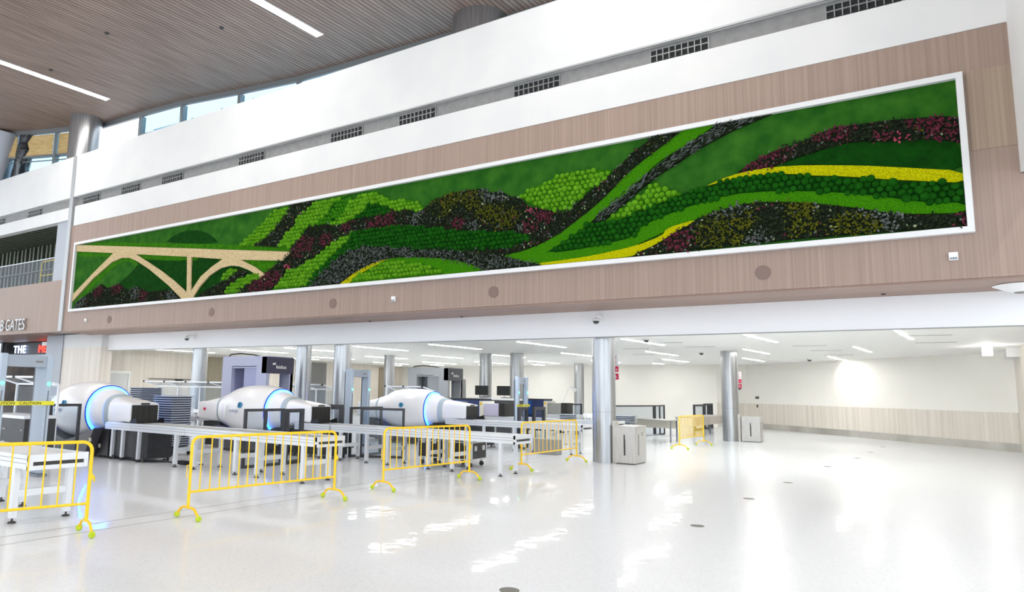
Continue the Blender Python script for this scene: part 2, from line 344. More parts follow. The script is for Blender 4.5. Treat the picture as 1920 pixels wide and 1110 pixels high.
# dark wall rail with a screen end seen above the tray stacks
rl = thing('wall_rail', 'thin dark rail on the pale wood wall left of the first column', 'rail', (-32.5, 22.3, 1.93))
MB().box(0, .05, -1.35, 1.1, -.02, .02).build('rail', 'black', rl); MB().prism([(-.02, -.02), (.3, -.02), (.1, -.14), (-.02, -.14)], .2, .5).build('bracket', 'black', rl)

# upper hall ceiling (curved edge), soffit beam, clerestory windows
HC = 13.6
edge = [(-46, 9.5), (-40, 13.0), (-35.3, 15.03), (-34.0, 15.5), (-32.6, 15.97), (-30.86, 16.55), (-28, 16.7), (-25.3, 16.9), (-22.3, 17.45), (-19.4, 17.9), (-15.8, 18.1), (-12.3, 18.25), (-5, 18.5), (4, 18.8), (14, 19)]
struct('ceiling', MB().slab(edge + [(14, -22), (-46, -22)], HC, HC + .4), 'slats')
hb = MB()
for a, b in zip(edge[:-1], edge[1:]): hb.bar((a[0], a[1] + .06, HC - .11), (b[0], b[1] + .06, HC - .11), .12, .22)
struct('trim_9', hb, 'mullion')
wn = 0
def clerestory(i, a, b, board=False):
    a, b = Vector(a), Vector(b); d = (b - a).normalized(); z0, z1 = 9.6, HC - .22
    fr = MB(); n = max(1, round((b - a).length / 2.6))
    for k in range(n + 1):
        p = a.lerp(b, k / n); fr.bar((p.x, p.y + .1, z0), (p.x, p.y + .1, z1), .14, .26, up=(d.y, -d.x, 0))
    zt = 12.5 if not board else 12.28
    fr.bar((a.x, a.y + .1, zt), (b.x, b.y + .1, zt), .2, .09); fr.bar((a.x, a.y + .1, zt - .22), (b.x, b.y + .1, zt - .22), .06, .04)
    o = struct('window_%d' % i, fr, 'mullion')
    g = MB(); g.add([(a.x, a.y + .14, z0), (b.x, b.y + .14, z0), (b.x, b.y + .14, z1), (a.x, a.y + .14, z1)], [(0, 1, 2, 3)]); g.build('pane', 'glass_blue', o)
    if board:
        for k in range(n):
            p, q = a.lerp(b, (k + .08) / n), a.lerp(b, (k + .92) / n)
            MB().bar((p.x, p.y + .05, (zt + z1) / 2), (q.x, q.y + .05, (zt + z1) / 2), .03, z1 - zt - .1).build('plywood_board', 'plywood', o)
clerestory(1, (-40, 13.0), (-35.3, 15.03), True); clerestory(2, (-35.3, 15.03), (-31.4, 16.4), True)
for i in range(6, len(edge) - 1): clerestory(i - 3, edge[i], edge[i + 1])
# outside: canopy and truss seen through the glass
struct('roof_canopy', MB().slab([(-30, 18.6), (-12, 19.6), (-12, 24), (-30, 24)], 13.6, 13.8), 'outside')
tr = thing('roof_truss', 'dark steel truss outside the clerestory window by the round column', 'truss', (-29.5, 19.6, 14.4))
m_ = MB()
for k in range(5):
    x0 = k * 1.1; m_.bar((x0, 0, -.35 + .3 * (k % 2)), (x0 + 1.1, 0, -.05 - .3 * (k % 2)), .07, .07); m_.bar((x0 + .55, 0, -.2), (x0 + .55, 0, -.75), .12, .12)
m_.bar((0, 0, 1.2), (5.5, 0, 1.2), .08, .08); m_.build('chord', 'truss', tr)
# big round hall columns up to the ceiling
def big_column(x, y, r, label):
    c = thing('column', label, 'column', (x, y, 0))
    MB().cyl((0, 0, 3.75), (0, 0, HC), r, 40).build('shaft', 'steel', c); return c
big_column(-30.9, 15.85, .66, 'large round steel column rising to the slatted ceiling at left')
big_column(-11.3, 18.15, .92, 'large round steel column rising to the slatted ceiling at top centre')
lc = thing('column', 'leaning grey column wrapped at the far left edge under the ceiling', 'column', (-36.6, 14.75, 11.12))
MB().cyl((-.25, 0, 0), (.5, 0, 2.5), .6, 24).build('shaft', 'column_band', lc)
ps = MB(); 
for k in range(6):
    pass
rings = []
for k in range(7):
    z = k * .36; rings.append([(-.55 + .1 * k + (.55 + .16 * math.sin(k * 2.1)) * math.cos(a) * .8, .35 * math.sin(a), z) for a in [2 * math.pi * i / 10 for i in range(10)]])
tag(ps.loft(rings, False).build('plastic_sheet', 'plastic_sheet', loc=(-35.15, 15.3, 11.2)), 'black plastic sheeting bundled beside the leaning column', 'sheeting')

# construction space seen through the upper opening at left
struct('floor_upper', MB().box(-60, -29.13, YF + .3, 20.5, 5.6, 5.86), 'deck')
up = struct('ceiling_upper', MB().box(-60, -29.13, YF + .3, 20.5, 8.5, 8.6), 'deck')
rb = MB()
for k in range(26): rb.box(-42 + k * .5, -41.78 + k * .5, YF + .4, 20.4, 8.42, 8.5)
rb.build('deck_ribs', 'stud', up)
struct('wall_upper_back', MB().box(-60, -29.13, 19.0, 19.2, 5.86, 8.5), 'store_dark')
for k in range(26):
    o = MB().box(0, .06, 0, .12, 0, 2.64).box(.06, .16, 0, .015, 0, 2.64).build('metal_stud', 'stud', loc=(-40.6 + k * .42, 17.0 + (k % 2) * .02, 5.86)) if k == 0 else o0.copy()
    if k == 0: o0 = o
    else: COL.objects.link(o); o.location = (-40.6 + k * .42, 17.0 + (k % 2) * .02, 5.86)
    tag(o, 'galvanised upright stud in the upper opening, %s from the right' % ordw[25 - k], 'wall stud', 'wall studs in the upper opening')
tag(MB().box(-42, -33.0, 16.9, 16.99, 7.1, 7.16).build('stud_brace', 'stud'), 'horizontal metal channel across the wall studs in the upper opening', 'brace')
gr = thing('glass_railing', 'clear glass railing at the edge of the upper opening', 'railing', (-35.5, YF + .5, 5.86))
MB().box(-6, 5.2, 0, .02, 0, 1.15).build('glass_pane', 'glass', gr); MB().box(-6, 5.2, -.02, .04, 1.15, 1.19).build('handrail', 'steel', gr)
yr = thing('safety_rail', 'yellow guard rail behind the glass in the upper opening', 'guard rail', (-31.6, YF + 1.0, 5.86))
MB().tube([(-1.6, 0, 0), (-1.6, 0, 1.15), (-1.5, 0, 1.25), (1.6, 0, 1.25)], .03).build('top_rail', 'yellow', yr); MB().tube([(-1.6, 0, .6), (1.6, 0, .6)], .03).build('mid_rail', 'yellow', yr)
struct('wall_column_upper', MB().box(-30.15, -29.13, YF + .05, YF + .7, 5.86, 8.37), 'column_band')
# letters on the wood band
sg = thing('wall_sign', 'brushed metal letters B GATES on the brown wood band', 'sign', (-31.9, YF - .06, 3.87))
text_mesh('lettering', 'B GATES', .7, 'letters', sg, extrude=.03, sx=.84, right=True)
# shop front behind the opening at lower left
struct('wall_shop', MB().box(-60, -33.0, 24.0, 24.3, 0, 3.7).box(-33.3, -33.0, 17.2, 24.0, 0, 3.7), 'store_dark')
struct('ceiling_shop', MB().box(-60, -31.4, YF + .3, 24, 3.72, 3.9), 'wood_soffit')
sf = thing('shop_sign', 'black shop fascia with neon letters THE M in blue white and red', 'sign', (-40, 18, 3.05))
MB().box(-8, 6.6, 0, .3, 0, .62).build('fascia', 'store_black', sf)
MB().box(-8, 6.8, -.1, .35, -.12, 0).build('lower_edge', 'column_band', sf)
text_mesh('neon_lettering', 'THE', .56, 'neon_white', sf, outline=.011, loc=(-.35, -.06, .1), space=1.15, sx=1.2)
text_mesh('neon_letter', 'ME', .56, 'neon_red', sf, extrude=.02, outline=0, loc=(2.3, -.06, .1), space=1.0, sx=1.25)
ds = thing('menu_screen', 'lit white menu screen left of the neon shop sign', 'screen', (-41.6, 17.6, 3.1))
MB().box(-.75, .75, 0, .1, 0, .62).build('bezel', 'black', ds); MB().box(-.62, .55, -.02, 0, .06, .56).build('display', 'screen_lit', ds)
sh = thing('shop_counter', 'dark shop counter with shelves behind the metal detector', 'counter', (-37.5, 21.5, 0))
MB().box(-5, 4, 0, .8, 0, 1.1).build('counter', 'store_black', sh); MB().box(-5, 4, 1.6, 1.9, 1.9, 2.7).build('shelf', 'store_dark', sh)
struct('wall_shop_pier', MB().box(-32.9, -31.42, 16.0, 17.2, 0, 3.72), 'column_band')

# stainless round columns of the security hall
def column(x, y, label, r=.28, top=3.33, box=False):
    c = thing('column', label, 'column', (x, y, 0))
    s = MB().cyl((0, 0, 0), (0, 0, top), r, 36); s.build('shaft', 'steel', c)
    MB().cyl((0, 0, 1.2), (0, 0, 1.206), r + .002, 36).build('seam', 'alu_dark', c)
    if box: MB().box(r - .04, r + .05, -.12, .1, 0, 1.0).build('outlet_box', 'steel_base', c)
    return c
CZ = 3.33 - .003
column(-6.61, 16.64, 'thick stainless column nearest the camera beside the steel bin', box=True, top=3.33)
column(-6.13, 27.9, 'stainless column right of centre beside the further steel bin', .3, box=True)
column(-15.35, 16.64, 'stainless column right of the middle scanner, the wider of two close together')
column(-17.1, 16.64, 'stainless column behind the middle scanner, left of the wider one', .26)
column(-22.6, 16.64, 'stainless column left of the lilac body scanner')
column(-22.2, 27.5, 'slim far column behind the metal detector')
column(-16.45, 27.3, 'slim far column right of the dark body scanner', .28)
column(-14.85, 27.3, 'slim far column behind the small metal detector', .3)
column(-16.6, 38.0, 'farthest column behind the desk lamp', .28)
column(-15.9, 38.6, 'beige far post beside the farthest column', .14)
for k, (x, y, ha, lab) in enumerate([(-6.48, 16.92, 2.0, 'white and red evacuation sign flag on the nearest column'), (-5.9, 28.14, 1.95, 'white and red sign flag on the column right of centre')]):
    s = thing('flag_sign', lab, 'sign', (x, y, ha))
    MB().box(0, .14, 0, .02, .36, .62).build('white_panel', 'white_plastic', s, label='white sign panel with small marks')
    MB().box(0, .14, 0, .02, .19, .33).box(0, .14, -.001, .021, 0, .15).build('red_panel', 'red_sign', s, label='red sign panel')
    MB().box(-.02, .0, 0, .02, 0, .62).build('mounting_strip', 'alu', s)
    MB().bar((.07, -.006, .12), (.07, -.006, .06), .02, .01).prism([(.035, .07), (.105, .07), (.07, .03)], -.008, 0).bar((.05, -.006, .22), (.05, -.006, .3), .02, .01).bar((.1, -.006, .22), (.1, -.006, .27), .02, .01).build('pictogram', 'white_plastic', s)
    MB().bar((.07, -.006, .42), (.07, -.006, .46), .03, .01).bar((.07, -.006, .52), (.07, -.006, .58), .02, .01).build('marks', 'red_sign', s)
for (x, y, z, w_, h_, lab) in [(-7.35, 39.72, 1.6, .26, .13, 'small grey wall plate above the wainscot, the wider one'), (-7.38, 39.74, 1.16, .12, .14, 'small square grey wall plate at the wainscot edge, under the wider one'), (-8.35, 40.1, 2.05, .22, .1, 'small white and black device high on the wall beside the column')]:
    s = thing('wall_plate', lab, 'wall plate', (x, y, z)); MB().box(-w_ / 2, w_ / 2, -.03, 0, -h_ / 2, h_ / 2).build('cover', 'device_grey', s); MB().box(-w_ / 3, w_ / 3, -.035, -.03, -h_ / 3, h_ / 3).build('face', 'dome_black', s)

# ---------------------------------------------------------------- ceiling lamps
strips = [(-30.5, 21.6), (-26.35, 22.8), (-22.6, 22.6), (-18.75, 22.7), (-14.95, 22.6), (-11.2, 22.5), (-7.5, 22.4), (-3.9, 22.0), (-.42, 21.9),
          (-30.3, 29), (-27.7, 29.3), (-23.9, 29.4), (-20.15, 29.3), (-16.4, 29.1), (-12.6, 29.0), (-8.9, 28.8), (-5.2, 28.3), (-1.75, 27.9),
          (-28.9, 36), (-25, 36), (-21.3, 36), (-17.66, 35.7), (-13.9, 35.4), (-10.15, 35), (-6.5, 34.6), (-3.1, 33.9)]
rowname = ['front', 'middle', 'back', 'hidden']
lamp0 = None
rows = {0: strips[:9], 1: strips[9:18], 2: strips[18:], 3: [(x + .4, 18.0) for x, y in strips[1:9]]}
for rI, pts in rows.items():
    for k, (x, y) in enumerate(sorted(pts)):
        lab = 'recessed white light strip, %s from the left in the %s row of the low ceiling' % (ordw[k], rowname[rI])
        if rI == 3: lab = 'recessed light strip close behind the white bulkhead, %s from the left' % ordw[k]
        if lamp0 is None:
            lamp0 = thing('light_strip', lab, 'ceiling light', (x, y, CZ), math.radians(-5), 'light strips in the low ceiling')
            MB().box(-.045, .045, -1.6, 1.6, -.012, 0).build('diffuser', 'lamp', lamp0)
            MB().box(-.055, -.045, -1.61, 1.61, -.015, 0).box(.045, .055, -1.61, 1.61, -.015, 0).build('trim_edge', 'white_plastic', lamp0)
        else: copy_tree(lamp0, (x, y, CZ), math.radians(-5), lab)
for k, x in enumerate([-31, -27.3, -23.5, -19.7, -15.8, -12.0]):
    o = copy_tree(lamp0, (x, 39.0 - .9 * (k == 5), CZ), math.radians(-5), 'short light strip close to the far wall, %s from the left' % ordw[k]); o.scale = (1, .42, 1)
sq = thing('ceiling_lamp', 'small square lit lamp hanging under the low ceiling near the right edge', 'ceiling light', (1.55, 26.8, CZ), math.radians(20))
MB().box(-.13, .13, -.02, .02, -.3, -.04).build('diffuser', 'lamp', sq); MB().box(-.14, .14, -.03, .03, -.04, 0).build('mount', 'white_plastic', sq)
wl_ = bpy.data.lights.new('wall_washer', 'SPOT'); wl_.energy = 45; wl_.spot_size = 1.9; wl_.spot_blend = 1; wl_.shadow_soft_size = .1; wl_.color = (1, .98, .93)
wo = bpy.data.objects.new('wall_washer', wl_); COL.objects.link(wo); wo.location = (-3.2, 35.45, 3.28); wo.rotation_euler = (math.radians(22), 0, math.radians(-45))
for k, (x, y) in enumerate([(.1, 22.2), (.27, 25.0), (-3.1, 25.5), (-2.9, 28.2), (-2.8, 31.3), (-6.9, 22.85), (-6.45, 25.1), (-9.9, 29.4), (-8.9, 25.6)]):
    s = thing('slot_diffuser', 'thin grey air slot in the white low ceiling, %s in order from the right' % ordw[k], 'air slot', (x, y, CZ), group='thin air slots in the low ceiling')
    MB().box(-.5, .5, -.025, .025, -.006, 0).build('slot', 'vent_metal', s)
struct('trim_10', MB().box(-28.2, 2.43, YB - .004, YB + .12, 3.005, 3.02), 'vent_metal')
hi0 = None
for k, (x, y0, y1) in enumerate([(-28.0, 3, 15.16), (-16.45, 3.9, 16.05), (-4.9, 4.5, 16.4), (6.6, 5, 16.8), (-28.0, -13, -1), (-16.45, -13, -1), (-4.9, -13, -1), (6.6, -13, -1)]):
    lab = ['bright recessed ceiling strip at the left edge', 'bright recessed ceiling strip at the top of the picture left of centre'][k] if k < 2 else 'bright recessed ceiling strip outside the picture'
    if hi0 is None:
        hi0 = thing('ceiling_strip', lab, 'ceiling light', (x, y1, HC), math.radians(-2), 'bright strips in the slatted ceiling')
        MB().box(-.15, .15, -12.1, 0, -.015, 0).build('diffuser', 'lamp_high', hi0); MB().box(-.18, -.15, -12.13, .03, -.02, 0).box(.15, .18, -12.13, .03, -.02, 0).build('trim_edge', 'white_plastic', hi0)
    else: copy_tree(hi0, (x, y1, HC), math.radians(-2), lab)
for k, (x, y) in enumerate([(-24.6, 8.3), (-19.7, 10.5), (-22.6, 12.0), (-27.2, 12.4), (-14.2, 13.2), (-18.9, 13.9)]):
    tag(MB().cyl((x, y, HC - .03), (x, y, HC), .07, 12).build('sprinkler', 'slot'), 'small dark sprinkler cap in the slatted ceiling, %s from the camera' % ordw[k], 'sprinkler', 'sprinkler caps in the slatted ceiling')

# ---------------------------------------------------------------- vents, speakers, strobes, cameras
vents = [(-28.3, 'just right of the vertical grey trim'), (-25.5, 'second from the vertical trim on the grey strip'), (-22.85, 'third from the vertical trim on the grey strip'), (-18.55, 'fourth from the vertical trim on the grey strip'),
         (-14.35, 'on the grey strip above the centre left of the mural'), (-11.75, 'on the grey strip right of the one above the mural centre'), (-8.1, 'on the grey strip above the middle of the picture'), (-4.65, 'on the grey strip, the second largest at right'), (-1.2, 'cut by the top edge of the picture, the largest'), (-32.95, 'left of the vertical grey trim'), (-36.4, 'at the far left edge of the picture on the grey strip')]
v0 = None
for x, t_ in vents:
    lab = 'grey grid air vent ' + t_
    if v0 is None:
        v0 = thing('air_vent', lab, 'air vent', (x, YF + .1, 8.95), group='air vents along the grey strip')
        W, Hh = 1.22, .27
        MB().box(0, W, -.004, 0, 0, Hh).build('void', 'vent_dark', v0)
        MB().box(-.03, W + .03, -.03, 0, -.03, 0).box(-.03, W + .03, -.03, 0, Hh, Hh + .03).box(-.03, 0, -.03, 0, 0, Hh).box(W, W + .03, -.03, 0, 0, Hh).build('frame', 'vent_metal', v0)
        g = MB()
        for k in range(1, 9): g.box(W * k / 9 - .01, W * k / 9 + .01, -.06, -.004, 0, Hh)
        g.box(0, W, -.06, -.004, Hh / 2 - .01, Hh / 2 + .01); g.build('grid', 'vent_metal', v0)
    else: copy_tree(v0, (x, YF + .1, 8.95), 0, lab)
for k, (x, z) in enumerate([(-2.52, 4.05), (-8.6, 4.05), (-13.93, 4.05), (-19.38, 4.05), (-25.47, 4.05)]):
    tag(MB().cyl((0, 0, 0), (0, -.008, 0), .145, 28).build('wall_speaker', mat('wood toned speaker grille', (128, 108, 100), .7) if k == 0 else bpy.data.materials['wood toned speaker grille'], loc=(x, YF, z)),
        'round flush speaker grille on the lower wood band, %s from the right' % ordw[k], 'speaker', 'round speakers on the wood band')
for k, (x, z) in enumerate([(.49, 4.09), (-11.69, 4.05), (-27.1, 4.08)]):
    s = thing('fire_strobe', ['white fire alarm strobe on the wood band, the rightmost and largest', 'white fire alarm strobe on the wood band near the centre', 'tiny white fire alarm strobe under the bridge end of the mural'][k], 'fire alarm', (x, YF, z), group='fire alarm strobes')
    MB().box(-.065, .065, -.06, 0, -.07, .07).build('housing', 'white_plastic', s, bevel=.01); MB().box(-.05, .05, -.075, -.06, -.06, -.02).build('lens', 'glass', s)
    MB().box(-.05, -.03, -.078, -.06, -.05, -.03).box(-.01, .01, -.078, -.06, -.05, -.03).box(.03, .05, -.078, -.06, -.05, -.03).build('marks', 'device_grey', s)
def dome(x, y, z, lab, wall=False, r=.09):
    s = thing('dome_camera', lab, 'security camera', (x, y, z))
    MB().cyl((0, 0, 0), (0, 0, .05), r * 1.25, 20, r2=r * 1.05).build('housing', 'white_plastic', s)
    MB().ball((0, 0, 0), r * .85, 14, squash=.95).build('dome', 'dome_black', s)
    if wall: MB().cyl((0, 0, .05), (0, 0, .12), .03, 10).box(-.03, .03, 0, .34, .1, .15).box(-.06, .06, .3, .34, .02, .2).build('bracket', 'white_plastic', s)
dome(-6.48, YB - .34, 3.37, 'dome camera on a white bracket above the nearest column', True)
dome(-22.39, YB - .34, 3.34, 'dome camera on a white bracket above the column at left', True)
dome(-6.98, 21.0, 3.28, 'dome camera on the low ceiling, right of the nearest column')
dome(-7.2, 28.2, 3.28, 'dome camera on the low ceiling, left of the second column')
dome(-4.17, 34.1, 3.28, 'dome camera on the low ceiling near the far right wall')
dome(-28.9, 17.6, 3.2, 'dome camera on the low ceiling beside the pale wood pier', r=.11)
for x, y in [(-.6, 15.76), (-13.68, 15.95), (-10.39, 15.95)]:
    tag(MB().cyl((x, y, 3.64), (x, y, 3.66), .04, 12).build('soffit_sensor', 'slot'), 'small dark sensor under the wood soffit, %s' % ('nearest the right edge' if x > -1 else 'left of the near column' if x > -11 else 'farthest left'), 'sensor', 'sensors under the wood soffit')
sd = thing('soffit_light', 'white round fitting under the wood soffit at the right edge', 'ceiling fitting', (1.45, 15.5, 3.65))
MB().cyl((0, 0, -.12), (0, 0, 0), .16, 24, r2=.42).build('shade', 'white_plastic', sd); MB().cyl((0, 0, -.13), (0, 0, -.12), .12, 20).build('lens', 'device_grey', sd)
for k, (x, y) in enumerate([(-2.99, 5.39), (-2.53, 9.47), (-2.51, 12.51), (-2.36, 15.37), (-2.12, 19.64), (-1.75, 23.09), (-1.6, 25.96), (-1.42, 29.2)]):
    s = thing('floor_cover', 'round grey metal cover in the white floor, %s from the camera' % ordw[k], 'floor cover', (x, y, 0), group='round covers in the floor')
    MB().cyl((0, 0, 0), (0, 0, .004), .085, 24).build('plate', 'floor_disc', s)

# ================================================================ MOSS MURAL
mural = thing('moss_mural', 'long white framed wall mural of green moss, foliage and a beige arched bridge', 'mural', (0, YF, 0))
X0, X1, Z0, Z1, fwid = -28.32, .81, 4.47, 7.30, .1
MB().box(X0, X1, -.13, -.0, Z1 - fwid, Z1).box(X0, X1, -.13, 0, Z0, Z0 + fwid).box(X0, X0 + fwid, -.13, 0, Z0 + fwid, Z1 - fwid).box(X1 - fwid, X1, -.13, 0, Z0 + fwid, Z1 - fwid).build('frame', 'frame_white', mural)
MB().box(X0 + fwid, X1 - fwid, -.03, -.001, Z0 + fwid, Z1 - fwid).build('sheet_moss', 'sheet', mural, label='mid green sheet moss background')
IX0, IX1, IZ0, IZ1 = X0 + fwid, X1 - fwid, Z0 + fwid, Z1 - fwid
def inside(px, pz, poly):
    c = np.zeros(len(px), bool); n = len(poly); j = n - 1
    for i in range(n):
        xi, zi = poly[i]; xj, zj = poly[j]
        cond = ((zi > pz) != (zj > pz)) & (px < (xj - xi) * (pz - zi) / ((zj - zi) or 1e-9) + xi); c ^= cond; j = i
    return c
def clampp(p): return [(min(max(x, IX0), IX1), min(max(z, IZ0), IZ1)) for x, z in p]
def chaikin(p):
    out = []
    for i in range(len(p)):
        a, b = p[i], p[(i + 1) % len(p)]; out += [(a[0] * .78 + b[0] * .22, a[1] * .78 + b[1] * .22), (a[0] * .22 + b[0] * .78, a[1] * .22 + b[1] * .78)]
    return out
def region(name, mat_, poly, y0, y1, label):
    return MB().prism(poly, y0, y1).build(name, mat_, mural, label=label)
ICO = []
nn_ = 10
for k, (rr, hh) in enumerate([(1, 0), (.9, .45), (.62, .8)]): ICO += [(rr * math.cos(2 * math.pi * i / nn_), hh, rr * math.sin(2 * math.pi * i / nn_)) for i in range(nn_)]
ICO.append((0, 1, 0))
ICOF = [(k * nn_ + i, k * nn_ + (i + 1) % nn_, (k + 1) * nn_ + (i + 1) % nn_, (k + 1) * nn_ + i) for k in range(2) for i in range(nn_)] + [(2 * nn_ + i, 2 * nn_ + (i + 1) % nn_, 3 * nn_) for i in range(nn_)]
def balls(name, mat_, poly, y, label):
    xs = [p[0] for p in poly]; zs = [p[1] for p in poly]; st = .128
    gx, gz = np.meshgrid(np.arange(min(xs), max(xs), st), np.arange(min(zs), max(zs), st * .87))
    gx = gx + (np.arange(gx.shape[0]) % 2)[:, None] * st / 2; gx = (gx + rng.uniform(-.014, .014, gx.shape)).ravel(); gz = (gz + rng.uniform(-.014, .014, gz.shape)).ravel()
    k = inside(gx, gz, poly) & (gx > IX0 + .04) & (gx < IX1 - .04) & (gz > IZ0 + .04) & (gz < IZ1 - .04)
    m = MB()
    for x, z in zip(gx[k], gz[k]):
        r = random.uniform(.056, .074) * (1.25 if random.random() < .08 else 1); h = r * random.uniform(.95, 1.2)
        m.add([(x + a * r, y - b * h, z + c * r) for a, b, c in ICO], ICOF, True)
    return m.build(name, mat_, mural, label=label) if m.v else None
def leaves(name, poly, blots, base, y, label, dens=720, elong=1.9, size=.031, ang=None):
    xs = [p[0] for p in poly]; zs = [p[1] for p in poly]; A = (max(xs) - min(xs)) * (max(zs) - min(zs)); n = int(A * dens)
    px = rng.uniform(min(xs) - .03, max(xs) + .03, n); pz = rng.uniform(min(zs) - .03, max(zs) + .03, n)
    k = inside(px, pz, poly) & (px > IX0 + .03) & (px < IX1 - .03) & (pz > IZ0 + .03) & (pz < IZ1 - .03); px, pz = px[k], pz[k]
    m = MB()
    for x, z in zip(px, pz):
        c = base; u = random.random()
        if base == 0: c = 0 if u < .84 else (2 if u < .92 else (5 if u < .945 else (1 if u < .98 else 3)))
        if base == 2: c = 2 if u < .6 else 0
        for bx, bz, br, bc in blots:
            if (x - bx) ** 2 * .55 + (z - bz) ** 2 < (br * random.uniform(.75, 1.25)) ** 2 and random.random() < .8: c = bc; 
        s = size * random.uniform(.6, 1.4); a = random.uniform(0, 2 * math.pi) if ang is None else random.gauss(ang, .35)
        dx, dz = math.cos(a), math.sin(a); t1, t2 = random.uniform(-.8, .3), random.uniform(-.6, .6); d0 = y - random.uniform(.0, .05)
        L = s * elong; W = s * .55
        m.add([(x, d0, z), (x + dx * L * .5 - dz * W, d0 + t1 * L * .4 + t2 * W, z + dz * L * .5 + dx * W), (x + dx * L, d0 + t1 * L * .8, z + dz * L), (x + dx * L * .5 + dz * W, d0 + t1 * L * .4 - t2 * W, z + dz * L * .5 - dx * W)], [(0, 1, 2, 3)], False, c)
    return m.build(name, LEAF, mural, label=label)
